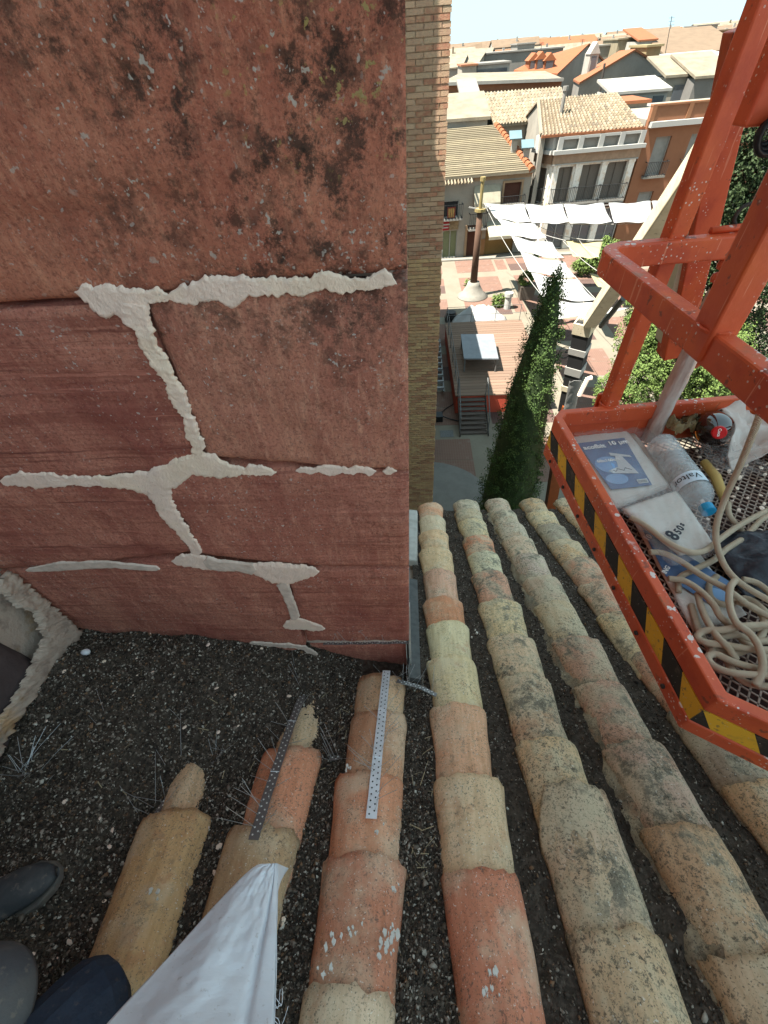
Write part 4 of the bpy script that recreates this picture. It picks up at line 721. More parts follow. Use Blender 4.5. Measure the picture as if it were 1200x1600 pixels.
mortar(SW, tb_([(462,733,738),(480,730,740),(520,728,743),(545,731,741),(560,728,742),(588,731,741)]), seed=4); mortar(SW, tb_([(598,732,740),(608,731,741),(620,732,740)]), seed=5)
mortar(SW, [(225,765,266,742),(232,780,268,768),(245,795,274,790),(250,806,276,800),(262,820,286,812),(280,838,296,830),(295,855,309,850),(300,868,320,866)], seed=6, m=MORT)
mortar(SW, tb_([(268,874,879),(285,868,884),(305,865,888),(340,873,893)]), seed=7); mortar(SW, tb_([(318,868,886),(340,874,893),(370,878,893),(400,881,900)]), seed=8, m=MORT_G, yy=WY-.006, jag=.004)
mortar(SW, tb_([(385,881,893),(405,880,902),(425,880,912),(445,881,915),(462,882,912),(490,886,900),(499,890,896)]), seed=9)
mortar(SW, [(430,912,450,908),(440,930,456,928),(448,950,463,946),(455,970,470,965)], seed=10, m=MORT_G, jag=.004); mortar(SW, tb_([(442,974,982),(460,964,984),(480,968,984),(495,976,986),(508,981,984)]), seed=11)
mortar(SW, tb_([(40,889,893),(90,878,893),(130,876,890),(180,878,887),(215,882,891),(250,886,892)]), seed=12, m=MORT_G, jag=.004)
mortar(SW, tb_([(390,1003,1006),(420,1004,1010),(450,1005,1012),(475,1010,1016),(490,1016,1030),(500,1028,1034)]), seed=13, m=MORT_G)
# ---- left wall
LW = empty('side_stone_wall', (-1.77,0,-2), 'dark purple stone side wall with rubble mortar meeting the red wall', 'wall')
XL = -1.41
b = MB(); b.box(-2.6,XL-.05,-9,WY+.04,-12,7.2); b.build('core', MORT_D, LW)
def lblock(y0,y1,z0,z1,m,seed):
    q = MB(); n1,n2 = max(4,int((y1-y0)/.04)), max(4,int((z1-z0)/.04))
    def fn(u,v):
        y = y0+(y1-y0)*u; z = z0+(z1-z0)*v; e = min(u,1-u)*(y1-y0); e2 = min(v,1-v)*(z1-z0); ed = min(1,min(e,e2)/.03)
        return Vector((XL-.045*(1-ed)**2+.008*fbm(y*6,z*6,seed), y+.01*fbm(z*5,seed,0)*(1 if ed<1 else 0), z))
    q.grid(fn,n1,n2); q.build('stone_block', m, LW, smooth=True)
random.seed(3); zz = -2.6; r_ = 0
while zz < 6.8:
    hh = random.choice([.42,.55,.62]); y1 = WY-.16 if zz < -1.2 else WY-.01; first = True
    while y1 > -5:
        ll = random.uniform(.5,1.0); lblock(y1-ll, y1-.02, zz, zz+hh-.02, ST_PURP if (first and -2.3 < zz < -1.4) else random.choice([ST_PURP,ST_LOW,ST_LEFT]), zz*3+y1); y1 -= ll; first = False
    zz += hh
mortar(LW, [(8,888,-10,920),(50,922,15,940),(85,950,52,962),(115,975,66,990),(130,990,62,1012),(108,1012,48,1038),(78,1042,30,1075),(52,1085,8,1110),(22,1130,-20,1150),(0,1180,-60,1200),(-40,1240,-90,1260)], m=MORT_D, plane='x', yy=XL+.012, h=.02, seed=20, jag=.02)
# ================================================================== THE TILED ROOF
TH = math.atan(.49667); cT, sT = math.cos(TH), math.sin(TH); RO = Vector((0,0,-1.5))
RX = Vector((1,0,0)); RS = Vector((0,cT,-sT)); RN = Vector((0,sT,cT))
def RP(x, s, n): return RO+RX*x+RS*s+RN*n
ROOF = empty('tiled_roof', (0,0,-1.62), 'sloping roof of long rows of old barrel tiles beside the red wall', 'roof')
b = MB(); q = [RP(-1.45,-3,-.13),RP(6,-3,-.13),RP(6,2.98,-.13),RP(-1.45,2.98,-.13)]; b.slab(q, RN*-.15); b.build('deck', MORT_D, ROOF)
def tile_mesh(seed, L_=.42, w0=.075, w1=.096, h0=.062, h1=.075, notch=False, sharp=0):
    """w0,h0: narrow uphill end (s=0); w1,h1: wide downhill end (s=L)"""
    b = MB(); nu, nv_ = 22, 18; th = .013; top = []; bot = []
    for j in range(nv_+1):
        for i in range(nu+1):
            v = j/nv_; a = math.pi*(i/nu); 
            endj = .016*fbm(a*1.6,seed,0,3)+.006*fbm(a*7,seed,4,4); s_ = v*L_+(endj if j == nv_ else 0)-(endj*.7 if j == 0 else 0)
            if notch and j > nv_*.25: s_ = s_ if i > 6 else s_-(v-.25)*L_*.55*(1-i/6.0)
            w_ = w0+(w1-w0)*v; h = h0+(h1-h0)*v; ww = 1+.05*fbm(v*2.3,seed,a,2); dn = .006*fbm(a*2,v*3,seed+2,3)+.0015*fbm(a*12,v*20,seed,3)
            dn -= .004*(max(0,(v-.93)/.07)**2)
            for lst, of in ((top,0),(bot,-th)):
                lst.append(Vector((-math.cos(a)*(w_*ww+of), s_, (math.sin(a)**.9)*(h+of)-h1+dn)))
    n1 = nu+1; N_ = len(top); b.add(top+bot, [(j*n1+i,j*n1+i+1,(j+1)*n1+i+1,(j+1)*n1+i) for j in range(nv_) for i in range(nu)]+[(N_+(j+1)*n1+i,N_+(j+1)*n1+i+1,N_+j*n1+i+1,N_+j*n1+i) for j in range(nv_) for i in range(nu)]
        +[(i,N_+i,N_+i+1,i+1) for i in range(nu)]+[(nv_*n1+i+1,N_+nv_*n1+i+1,N_+nv_*n1+i,nv_*n1+i) for i in range(nu)]+[(j*n1,(j+1)*n1,N_+(j+1)*n1,N_+j*n1) for j in range(nv_)]+[((j+1)*n1+nu,j*n1+nu,N_+j*n1+nu,N_+(j+1)*n1+nu) for j in range(nv_)])
    me = b.mesh('roof_tile'); me.polygons.foreach_set('use_smooth', [True]*len(me.polygons)); return me
VAR = {}
for m in (TILE, TILE_OLD):
    VAR[m.name] = []
    for k in range(14): me = tile_mesh(k*3.1+1, w0=.092+random.uniform(-.005,.005), w1=.117+random.uniform(-.007,.007), h0=.066, h1=.08); me.materials.append(m); VAR[m.name].append(me)
def tile(x, s_end, m=TILE, col=(.5,.4,.28), rz=0, n=0, me=None, L_=.42, label=None, sx=1, tilt=.05, name='roof_tile', roll=0):
    me = me or random.choice(VAR[m.name]); o = bpy.data.objects.new(name, me); COL.objects.link(o)
    rot = Matrix((RX,RS,RN)).transposed().to_4x4(); 
    loc = RP(x+math.sin(rz)*L_, s_end-L_*math.cos(rz), n-.018)
    o.matrix_world = Matrix.Translation(loc)@rot@Matrix.Rotation(-(-rz),4,'Z')@Matrix.Rotation(tilt,4,'X')@Matrix.Rotation(roll,4,'Y')@Matrix.Diagonal((sx,1,1,1))
    mw = o.matrix_world.copy(); o.parent = ROOF; o.matrix_parent_inverse = parent_inv(ROOF); o.matrix_basis = mw; o.color = (*[min(.88,x*k_) for x,k_ in zip([v_*.8+.2*sum(col)/3*l_ for v_,l_ in zip(col,(1.12,1.0,.86))],(1.8,1.62,1.5))],1)
    if label: o['label'] = label
    return o
CR = (.56,.4,.23); OR = (.5,.22,.11); TA = (.46,.32,.17); PK = (.46,.27,.18); GY = (.3,.26,.2); RD = (.42,.17,.1); PL_ = (.55,.44,.3)
NT = tile_mesh(41, w0=.095, w1=.118, h1=.08, notch=True); NT.materials.append(TILE_OLD)
def col_(c): t_ = random.uniform(.88,1.1); return tuple(x*t_ for x in c)
def column(xs, ends, cols, m, skew=0, **k):
    for i,(yy,c) in enumerate(zip(ends,cols)):
        x = xs+skew*yy+random.uniform(-.006,.006); tile(x, yy/cT, m, col_(c), rz=random.uniform(-.03,.03)-math.atan(skew), sx=random.uniform(.96,1.05), roll=random.uniform(-.05,.05), **k)
random.seed(21)
# two rows on the left, half buried: short runs
big = tile_mesh(77, L_=.42, w0=.1, w1=.117, h0=.072, h1=.08); big.materials.append(TILE)
tile(-.785, .20/cT, TILE, (.42,.28,.13), rz=.14, me=big, tilt=.02, label='broad tan tile at the lower left, half sunk in debris')
tile(-.80, .37/cT, TILE, (.46,.33,.2), rz=.16, n=-.04, sx=.7, roll=.28); tile(-.83, .52/cT, TILE, (.5,.36,.2), rz=.1, n=-.05, sx=.65, roll=.3)
column(-.475, [-.4,-.13,.155], [TA,TA,(.38,.27,.15)], TILE); column(-.475, [.41], [(.47,.2,.11)], TILE, n=-.008); tile(-.47,.74/cT,TILE,(.52,.4,.25),n=-.02, sx=.88, rz=.02)
column(-.155, [-.42,-.15,.10,.325,.56,.74], [GY,(.42,.35,.25),RD,(.45,.2,.11),(.47,.26,.15),(.44,.3,.18)], TILE)
column(.18, [-.45,-.2,.075,.326,.6,.856,1.10,1.31,1.6,1.9,2.18,2.46,2.75], [RD,RD,(.45,.17,.1),(.45,.35,.22),(.5,.28,.17),CR,(.55,.42,.26),OR,(.45,.27,.19),CR,CR,PL_,(.55,.25,.14)], TILE, skew=-.003)
column(.485, [-.55,-.3,-.03,.182,.462,.758,1.0,1.285,1.586,1.835,2.08,2.38,2.6,2.81], [TA,GY,(.48,.38,.24),(.46,.37,.25),(.48,.37,.22),(.44,.36,.25),(.46,.36,.24),CR,(.5,.28,.19),PL_,(.5,.22,.12),CR,(.45,.38,.25),(.4,.36,.28)], TILE_OLD, skew=.01)
column(.80, [-.6,-.33,-.06,.2,.46,.72,.99,1.27,1.52,1.8,2.06,2.3,2.56,2.83], [TA,(.4,.3,.18),(.42,.33,.22),(.44,.3,.18),(.4,.3,.24),(.42,.27,.2),(.45,.28,.2),(.45,.38,.25),(.42,.34,.25),(.4,.33,.28),(.45,.36,.26),(.4,.36,.28),(.45,.38,.28),(.45,.36,.27)], TILE_OLD, sx_=None) if False else column(.80, [-.6,-.33,-.06,.2,.46,.72,.99,1.27,1.52,1.8,2.06,2.3,2.56,2.83], [TA,(.4,.3,.18),(.42,.33,.22),(.44,.3,.18),(.4,.3,.24),(.42,.27,.2),(.45,.28,.2),(.45,.38,.25),(.42,.34,.25),(.4,.33,.28),(.45,.36,.26),(.4,.36,.28),(.45,.38,.28),(.45,.36,.27)], TILE_OLD)
for X_ in (1.12,1.44,1.76,2.08,2.4): column(X_, [-.5,-.22,.06,.33,.6,.9,1.18,1.46,1.74,2.0,2.27,2.54,2.82], [random.choice([GY,TA,PL_,PK,CR]) for _ in range(13)], TILE_OLD)
column(-1.1, [-.75,-.48], [TA,GY], TILE, n=-.03)
tile(.50, .30/cT, TILE_OLD, (.44,.36,.26), me=NT, n=.012, sx=1.08, label='broken tile with its corner snapped off in a long point')
# mortar fillet that thickens the fourth row
b = MB(); random.seed(9)
def fil(u,v):
    s_ = -.6+u*3.55; a = v; x = .665+.075*a+.012*fbm(s_*4,0,3,3); return RP(x, s_, -.095+.06*a**.8+.012*fbm(s_*9,a*3,7,3))
b.grid(fil, 160, 6); b.build('mortar_fillet', TILE_OLD, ROOF, smooth=True).color = (.3,.24,.17,1)
# channel tiles showing in the gaps
ctm = tile_mesh(5, w0=.08, w1=.09, h0=.05, h1=.055)
# ---- debris bed and chips
def sstep(t): t = min(1,max(0,t)); return t*t*(3-2*t)
def dirt_n(x, y):
    xs_ = (-1.41,-1.2,-.95,-.69,-.47,-.25,0); H_ = (.35,.33,.30,.25,.21,.07,0); yc_ = (.32,.36,.42,.54,.68,.75,.8)
    h = float(np.interp(x,xs_,H_)); yc = float(np.interp(x,xs_,yc_)); n = -.08+h*sstep((y-yc)/.5+.5)+.07*sstep((-x-.9)/.2)*(1-sstep((y-yc)/.5+.5))
    if x > 0: n = -.082+.008*fbm(x*7,y*7,2,3)
    n += .014*fbm(x*8,y*8,0,3)+.009*fbm(x*30,y*30,5,3)
    return n
def on_dirt(px, py, up=.0):
    d = ray(px,py); lo, hi = .3, 6.0; t = 1.0
    for k in range(400):
        p = d*t; q = p-RO; s_ = q.dot(RS); n_ = q.dot(RN)
        if n_ < dirt_n(p.x, s_*cT)+up: break
        t += .004
    return d*t
def dirt_grid(x0,x1,y0,y1,nx,ny): 
    b = MB(); b.grid(lambda u,v: (lambda x,y: RP(x,y/cT,dirt_n(x,y)))(x0+(x1-x0)*u,y0+(y1-y0)*v), nx, ny); return b
d1 = dirt_grid(-1.47,.06,-.9,WY+.1,190,190); o = d1.build('roof_debris', DIRT, smooth=True); tag(o, 'dark bed of guano and seed debris burying the tiles', 'debris', kind='stuff')
d2 = dirt_grid(.0,2.4,-.9,2.74,160,170); o = d2.build('channel_debris', DIRT, smooth=True); tag(o, 'dark debris filling the channels between tile rows', 'debris', kind='stuff')
def chips(name, N, x0,x1,y0,y1, label, size=(.0022,.0058), seed=3, keep=None):
    r = np.random.default_rng(seed); xs = r.uniform(x0,x1,N); ys = r.uniform(y0,y1,N)
    if keep is not None: k = keep(xs,ys); xs, ys = xs[k], ys[k]
    N = len(xs); ns = np.array([dirt_n(a,c) for a,c in zip(xs,ys)])+r.uniform(-.001,.004,N)
    cen = np.array(RO)[None]+xs[:,None]*np.array(RX)+(ys/cT)[:,None]*np.array(RS)+ns[:,None]*np.array(RN)
    base = np.array([[1,0,0],[-1,0,0],[0,1,0],[0,-1,0],[0,0,1],[0,0,-1]],float); fc = np.array([[0,2,4],[2,1,4],[1,3,4],[3,0,4],[2,0,5],[1,2,5],[3,1,5],[0,3,5]])
    sz = size[0]+(size[1]-size[0])*r.random((N,1))**2.2; sc_ = sz*np.stack([r.uniform(.8,1.6,N),r.uniform(.6,1.1,N),r.uniform(.35,.8,N)],1)
    q = r.normal(size=(N,4)); q /= np.linalg.norm(q,axis=1)[:,None]; w_,x,y,z = q.T
    R_ = np.stack([1-2*(y*y+z*z),2*(x*y-z*w_),2*(x*z+y*w_),2*(x*y+z*w_),1-2*(x*x+z*z),2*(y*z-x*w_),2*(x*z-y*w_),2*(y*z+x*w_),1-2*(x*x+y*y)],1).reshape(N,3,3)
    bb = base[None]*sc_[:,None,:]+r.normal(size=(N,6,3))*sz[:,None]*.15; V_ = np.einsum('nij,nkj->nki',R_,bb)+cen[:,None,:]
    F_ = (fc[None]+np.arange(N)[:,None,None]*6).reshape(-1,3); o = np_mesh(name, V_.reshape(-1,3), F_, CHIP); tag(o, label, 'debris', kind='stuff'); return o
chips('debris_chips', 105000, -1.42,.1,-.5,WY+.02, 'loose dark chips, seeds and bird droppings heaped by the wall', keep=lambda x,y: np.abs(x+.155)>.085, seed=3, size=(.0024,.0068))
chips('channel_chips', 70000, .0,1.75,-.4,2.7, 'loose dark chips lying in the channels between tile rows', keep=lambda x,y: (np.abs(((x-.18)/.31)-np.round((x-.18)/.31))*.31>.06), seed=4)
chips('debris_lumps', 2600, -1.4,.1,-.5,WY+.02, 'larger brown crumbs and clods lying over the fine dark debris', keep=lambda x,y: np.abs(x+.155)>.085, seed=9, size=(.006,.013)); chips('channel_lumps', 1500, .0,1.75,-.4,2.7, 'larger crumbs lying in the channels between tile rows', keep=lambda x,y: (np.abs(((x-.18)/.31)-np.round((x-.18)/.31))*.31>.09), seed=10, size=(.005,.011))
# small litter on tiles and debris
random.seed(31); b = MB()
for k in range(60):
    x = random.uniform(-1.38,-.05); y = random.uniform(-.3,.78); p = RP(x,y/cT,dirt_n(x,y)+.006); s_ = random.uniform(.004,.009); b.lathe([(s_*.3,-s_*.3),(s_,0),(s_*.4,s_*.35)], 6, Matrix.Translation(p)@Matrix.Rotation(random.random()*3,4,'Z')@Matrix.Rotation(random.uniform(-.6,.6),4,'X')@Matrix.Diagonal((random.uniform(.5,1.6),1,1,1)))
tag(b.build('pale_flakes', MORT), 'pale pebbles and droppings scattered over the dark debris', 'debris', kind='stuff')
p = on_dirt(134,1019,.012); b = MB(); b.lathe([(.001,-.019),(.008,-.016),(.0125,-.006),(.0135,.003),(.010,.012),(.005,.017),(.0008,.0185)], 18, Matrix.Translation(p)@Matrix.Rotation(math.radians(85),4,'Y')); tag(b.build('egg', mat('egg_shell', (.8,.8,.84), .4, sub=.1), smooth=True), 'small white pigeon egg lying on the debris by the wall', 'egg')
# droppings on the tiles
b = MB(); random.seed(8)
for (x,y,n_) in ((612,1462,16),(600,1470,8),(555,1460,5),(518,1465,4),(620,1385,3),(510,1520,3),(765,1548,6),(768,1515,3),(240,1395,4),(550,1205,4),(590,1286,3),(745,985,3)):
    for k in range(n_): p = at_plane(x+random.gauss(0,7),y+random.gauss(0,9), RP(0,0,-.004), RN); s_ = random.uniform(.002,.006); b.slab([p+RX*(math.cos(q_*.7)*s_*random.uniform(.4,1.3))+RS*(math.sin(q_*.7)*s_*random.uniform(.5,1.9))-RN*.004 for q_ in range(9)], RN*random.uniform(.005,.007))
tag(b.build('bird_droppings', mat('droppings', (.68,.64,.58), .9)), 'white splashes of bird droppings on the tiles', 'droppings', kind='stuff')
# flashing by the wall
b = MB(); b.hexa([RP(-.02,.86,-.075),RP(.03,.86,-.075),RP(.03,1.75,-.075),RP(-.02,1.75,-.075),RP(-.02,.86,-.05),RP(.03,.86,-.06),RP(.03,1.75,-.06),RP(-.02,1.75,-.05)]); b.hexa([RP(-.024,.8,-.06),RP(-.019,.8,-.06),RP(-.019,1.8,-.06),RP(-.024,1.8,-.06),RP(-.024,.8,.02),RP(-.019,.8,.02),RP(-.019,1.8,.02),RP(-.024,1.8,.02)])
tag(b.build('wall_flashing', METAL), 'grey metal flashing strip between the wall corner and the first full tile row', 'flashing')
b = MB(); b.hexa([RP(-.03,2.0,-.1),RP(.04,2.0,-.1),RP(.055,2.95,-.1),RP(-.03,2.95,-.1),RP(-.03,2.0,-.04),RP(.03,2.0,-.05),RP(.05,2.95,-.03),RP(-.03,2.95,-.02)]); tag(b.build('plaster_kerb', WHITE_PL, bevel=.01), 'pale plaster kerb at the eave beside the wall', 'kerb')
# ---- bird spikes
def strip(label, path, wd, m, hole, npin, seed, pin_up=.13, spread=1.0):
    a, c = path[0], path[-1]; e = empty('bird_spike_strip', a, label, 'bird spikes', 'bird spike strips'); L_ = sum((path[i+1]-path[i]).length for i in range(len(path)-1)); sd = RX
    def pt(t):
        d = t*L_
        for i in range(len(path)-1):
            l = (path[i+1]-path[i]).length
            if d <= l+1e-6: return path[i].lerp(path[i+1], min(1,d/l))
            d -= l
        return path[-1].copy()
    T = (c-a).normalized(); S_ = T.cross(RN).normalized(); b = MB(); n = max(2,int(L_/.02)); vs = []
    for k in range(n+1):
        p = pt(k/n)+RN*.0015*math.sin(k*1.3)
        for s_ in (-1,1): vs += [p+S_*s_*wd/2+RN*.001, p+S_*s_*wd/2-RN*.0008]
    b.add(vs, [f for k in range(n) for f in ((k*4,k*4+2,k*4+6,k*4+4),(k*4+1,k*4+5,k*4+7,k*4+3),(k*4,k*4+4,k*4+5,k*4+1),(k*4+2,k*4+3,k*4+7,k*4+6))]+[(0,1,3,2),(n*4,n*4+2,n*4+3,n*4+1)]); b.build('base_strip', m, e)
    h = MB(); k = 0; d = .012
    while d < L_-.008:
        p = pt(d/L_)+RN*.0022+S_*wd*(.22 if k%2 else -.22); h.lathe([(.0028,0),(.0028,.0004)], 8, Matrix.Translation(p)@RN.to_track_quat('Z','Y').to_matrix().to_4x4()); k += 1; d += .0105
    ho = h.build('perforation', hole, e); ho['kind'] = 'stuff'
    for z in (.33,.66):
        if L_ > .2: q = MB(); q.bar(pt(z)-S_*wd/2+RN*.003, pt(z)+S_*wd/2+RN*.003, .002,.002); q.build('joint_rib', STEEL, e)
    r = random.Random(seed)
    for k in range(npin):
        t = r.uniform(.02,.98); s_ = r.choice([-1,1]); p = pt(t)+S_*s_*wd*.3; dr = (S_*s_*r.uniform(.15,1.0)*spread+RN*r.uniform(.5,1.0)+T*r.uniform(-.45,.45)).normalized(); l = r.uniform(.07,pin_up)
        q = MB(); m_ = p+dr*l*.5+S_*r.uniform(-.003,.003); q.tube([p,m_,p+dr*l], .0007, 4); q.build('pin', PIN, e)
    return e
def R3(x,y,n=0.006): return at_plane(x,y,RP(0,0,n),RN)
strip('long tarnished spike strip lying down the short orange tile row', [R3(396,1312,.004),R3(420,1235),R3(452,1140),R3(480,1066,-.006)], .031, STEEL_D, HOLE_W, 26, 1)
strip('bright steel spike strip on the tile row under the wall ledge', [R3(580,1279,.006),R3(590,1180,.006),R3(604,1048,.012)], .034, STEEL, HOLE_D, 20, 2)
strip('small loose spike strip lying on the debris', [on_dirt(330,1192,.004),on_dirt(350,1170,.006)], .02, STEEL_D, HOLE_W, 7, 3)
strip('spike strip jutting over the channel right of the bright strip', [R3(620,1064,.0),R3(652,1072,-.005),R3(682,1086,-.01)], .02, STEEL_D, HOLE_W, 12, 4)
strip('short spike strip in the channel between the two spiked tile rows', [on_dirt(515,1186,.006),on_dirt(532,1184,.006)], .018, STEEL_D, HOLE_W, 8, 5, .15)
strip('short spike strip beside the narrow buried tiles on the left', [on_dirt(238,1280,.012),on_dirt(262,1246,.012)], .016, STEEL_D, HOLE_W, 5, 6, .11)
strip('scrap of spike strip at the far left of the debris', [on_dirt(28,1212,.006),on_dirt(50,1206,.006)], .016, STEEL_D, HOLE_W, 12, 7, .16)
b = MB(); random.seed(77)
for k in range(70):
    x0,y0 = random.choice([(random.uniform(20,330),random.uniform(1040,1330)),(random.uniform(310,400),random.uniform(1040,1250)),(random.uniform(490,545),random.uniform(1080,1300)),(random.uniform(640,680),random.uniform(1100,1400))]); a = on_dirt(x0,y0,.006); dr = Vector((random.gauss(0,1),random.gauss(0,1),random.uniform(0,.7))).normalized(); l = random.uniform(.015,.05); b.tube([a,a+dr*l*.5+Vector((0,0,.003)),a+dr*l], random.choice([.0006,.0009,.0013]), 4)
tag(b.build('dry_stalks', flat('straw', (.5,.4,.25), s=9, k=1)), 'dry straw and stalks lying on the dark debris', 'debris', kind='stuff')
ld = [at_y(505,1006,WY-.012), at_y(638,1004,WY-.012)]
strip('dark spike strip fixed along the foot of the red wall', ld, .014, STEEL_D, HOLE_W, 18, 8, .11, .8)
# loose needles
random.seed(14); 
for k,(x0,y0,x1,y1) in enumerate(((30,1205,95,1130),(35,1210,72,1135),(62,1205,115,1150),(150,1075,162,1110),(125,1105,150,1130),(262,1105,282,1125),(282,1115,283,1180),(243,1170,258,1195),(243,1175,243,1255),(185,1225,215,1270),(190,1235,240,1262),(455,1010,460,1040),(70,1230,85,1210))):
    b = MB(); a = on_dirt(x0,y0,.006); c = on_dirt(x1,y1,.02); b.tube([a,a.lerp(c,.5)+RN*.004,c], .0007, 4); tag(b.build('loose_pin', PIN), 'thin wire pin lying loose on the dark debris', 'wire pin', 'loose wire pins on the debris')
# ================================================================== THE RED LIFT BASKET
ZR = -.80; BO = Vector((.445,1.165,0)); E1 = Vector((.9955,.095,0)); E2 = Vector((.095,-.9955,0))
def BP(a,b_,z): return BO+E1*a+E2*b_+W3*z
BK = empty('lift_basket', BP(.7,.5,-.96), 'red steel work platform basket with yellow and black striped kick board', 'lift basket')
poly = [(0,.035),(.032,0),(1.6,0),(1.6,1.02),(.13,.985),(0,.892)]
def band(z0,z1,off0,off1,m,name,segs=None, bev=.004):
    b = MB(); n = len(poly)
    ctr = (.8,.5)
    def inset(d):
        out = []
        for i in range(n):
            p0,p1,p2 = poly[i-1],poly[i],poly[(i+1)%n]; v1 = Vector((p1[0]-p0[0],p1[1]-p0[1])).normalized(); v2 = Vector((p2[0]-p1[0],p2[1]-p1[1])).normalized(); n1 = Vector((-v1.y,v1.x)); n2 = Vector((-v2.y,v2.x)); bis = (n1+n2).normalized(); k = d/max(.3,bis.dot(n1)); out.append((p1[0]+bis.x*k,p1[1]+bis.y*k))
        return out
    I0, I1 = inset(off0), inset(off1); vs = []
    for pr in (I0,I1):
        for z in (z0,z1): vs += [BP(p[0],p[1],z) for p in pr]
    fs = []
    for i in range(n):
        j = (i+1)%n; fs += [(i,j,n+j,n+i),(2*n+j,2*n+i,3*n+i,3*n+j),(n+i,n+j,3*n+j,3*n+i),(j,i,2*n+i,2*n+j)]
    b.add(vs,fs); return b.build(name, m, BK, bevel=bev)
band(ZR-.052,ZR,.0,.024,RED,'rim'); band(ZR-.108,ZR-.052,.005,.016,RED,'kick_board',bev=0); band(ZR-.15,ZR-.108,-.003,.016,RED,'lower_rail')
# stripes as plates on the kick board, left side and chamfer
def stripes(pa,pb,n,s0):
    a = Vector(pa); c = Vector(pb); d = (c-a).normalized(); o = Vector((-d.y,d.x))*-1; L_ = (c-a).length; w_ = L_/n; sl = .035
    if (Vector((.8,.5))-a).dot(o) > 0: o = -o
    for k in range(-1,n+1):
        u0,u1 = max(0,k*w_), min(L_,(k+1)*w_); q = []
        t0,t1 = k*w_,(k+1)*w_
        P4 = [(t0+sl,ZR-.107),(t1+sl,ZR-.107),(t1,ZR-.053),(t0,ZR-.053)]; P4 = [(min(max(u,0),L_),z) for u,z in P4]
        if abs(P4[1][0]-P4[0][0])+abs(P4[2][0]-P4[3][0]) < .004: continue
        pts = [BP(a.x+d.x*u+o.x*-.004,a.y+d.y*u+o.y*-.004,z) for u,z in P4]; nrm = (E1*o.x+E2*o.y); b = MB(); b.slab(pts, nrm*.0035); b.build('hazard_stripe', YEL if (k+s0)%2 else BLK, BK)
stripes((0,.035),(0,.892),12,0); stripes((0,.892),(.13,.985),2,1); stripes((.13,.985),(1.0,1.007),10,1)
# floor of expanded metal
b = MB(); cw_,chh = .012,.026
for i in range(0,52):
    for j in range(0,37):
        a = .03+i*cw_*2; c = .02+j*chh
        if a > 1.2 or c+chh > min(.955, .85+.75*a) or c < .045-a: continue
        for (p,q) in (((a,c+chh/2),(a+cw_,c)),((a+cw_,c),(a+2*cw_,c+chh/2)),((a,c+chh/2),(a+cw_,c+chh)),((a+cw_,c+chh),(a+2*cw_,c+chh/2))): b.bar(BP(p[0],p[1],-.945), BP(q[0],q[1],-.945), .0035,.003)
fl = b.build('floor_mesh', mat('rusty_mesh', (.3,.2,.15), .7, [dict(s=30, lo=.4, hi=.6, c=(.45,.36,.3), a=.7)], metal=.2), BK); fl['kind'] = 'stuff'
b = MB(); b.slab([BP(.02,.05,-.985),BP(1.58,.02,-.985),BP(1.58,.98,-.985),BP(.14,.96,-.985),BP(.02,.88,-.985)], (0,0,.01)); b.build('floor_pan', flat('dark_red', (.1,.035,.025), s=9), BK)  # dark red sheet added below the mesh so its gaps read dark
def rbar(path, w_, h_, name, m=RED, bev=.005, rad=None):
    """flat bar with vertical face swept along a horizontal path"""
    b = MB(); n = len(path); vs = []
    for i,p in enumerate(path):
        t = (path[min(i+1,n-1)]-path[max(i-1,0)]).normalized(); s_ = t.cross(W3).normalized(); s_ = s_ if s_.length > .1 else E1
        for (x,z) in ((-1,-1),(1,-1),(1,1),(-1,1)): vs.append(p+s_*x*w_/2+W3*z*h_/2)
    b.add(vs, [(i*4+k,i*4+(k+1)%4,(i+1)*4+(k+1)%4,(i+1)*4+k) for i in range(n-1) for k in range(4)]+[(3,2,1,0),tuple((n-1)*4+k for k in range(4))]); return b.build(name, m, BK, bevel=bev, smooth=False)
ZM = -.362; cr2 = .055; arc = [BP(.012+cr2-cr2*math.cos(a), .012+cr2-cr2*math.sin(a), ZM) for a in [math.pi/2*k/7 for k in range(8)]]
rbar([BP(.012,1.0,ZM),BP(.012,.6,ZM)]+arc+[BP(.6,.012,ZM),BP(1.6,.012,ZM)], .034,.052,'middle_rail')
ZT = .27; arc = [p+W3*(ZT-ZM) for p in arc]; rbar([BP(.012,1.0,ZT),BP(.012,.6,ZT)]+arc+[BP(.6,.012,ZT),BP(1.6,.012,ZT)], .034,.05,'top_rail')
def post(a,b_,z0,z1,name='post',w_=.042,d_=.042): q = MB(); q.fbox(BP(a,b_,0),E1,E2,W3,-w_/2,w_/2,-d_/2,d_/2,z0,z1); q.build(name, RED, BK, bevel=.004)
post(.19,-.01,ZR-.15,.27); post(.012,.46,ZM-.02,.27,w_=.046,d_=.05); post(.35,.02,-.52,ZM,w_=.03,d_=.034); post(.46,-.02,ZM,.27,w_=.055,d_=.045); post(.53,.03,ZM,.27,w_=.03,d_=.03); post(1.3,.012,ZR-.1,.27); post(1.58,.6,ZR-.1,.27)
b = MB(); b.fbox(BP(.19,-.038,0),E1,E2,W3,-.028,.028,-.004,.004,ZR-.15,ZR+.02); b.build('post_foot_plate', RED, BK)
b = MB()
for z_ in (-.40,-.43): b.lathe([(.002,-.014),(.012,-.009),(.014,0),(.012,.009),(.002,.014)], 10, Matrix.Translation(BP(.325,.02,z_)))
b.build('hinge_knuckle', RED, BK, smooth=True)
b = MB(); b.tube([BP(.27,.0,ZM+.032),BP(.34,-.0,ZM+.034),BP(.40,.0,ZM+.036),BP(.5,.03,ZM+.09),BP(.62,.05,ZM+.15)], .008, 8); b.build('locking_lever', RED, BK, smooth=True)
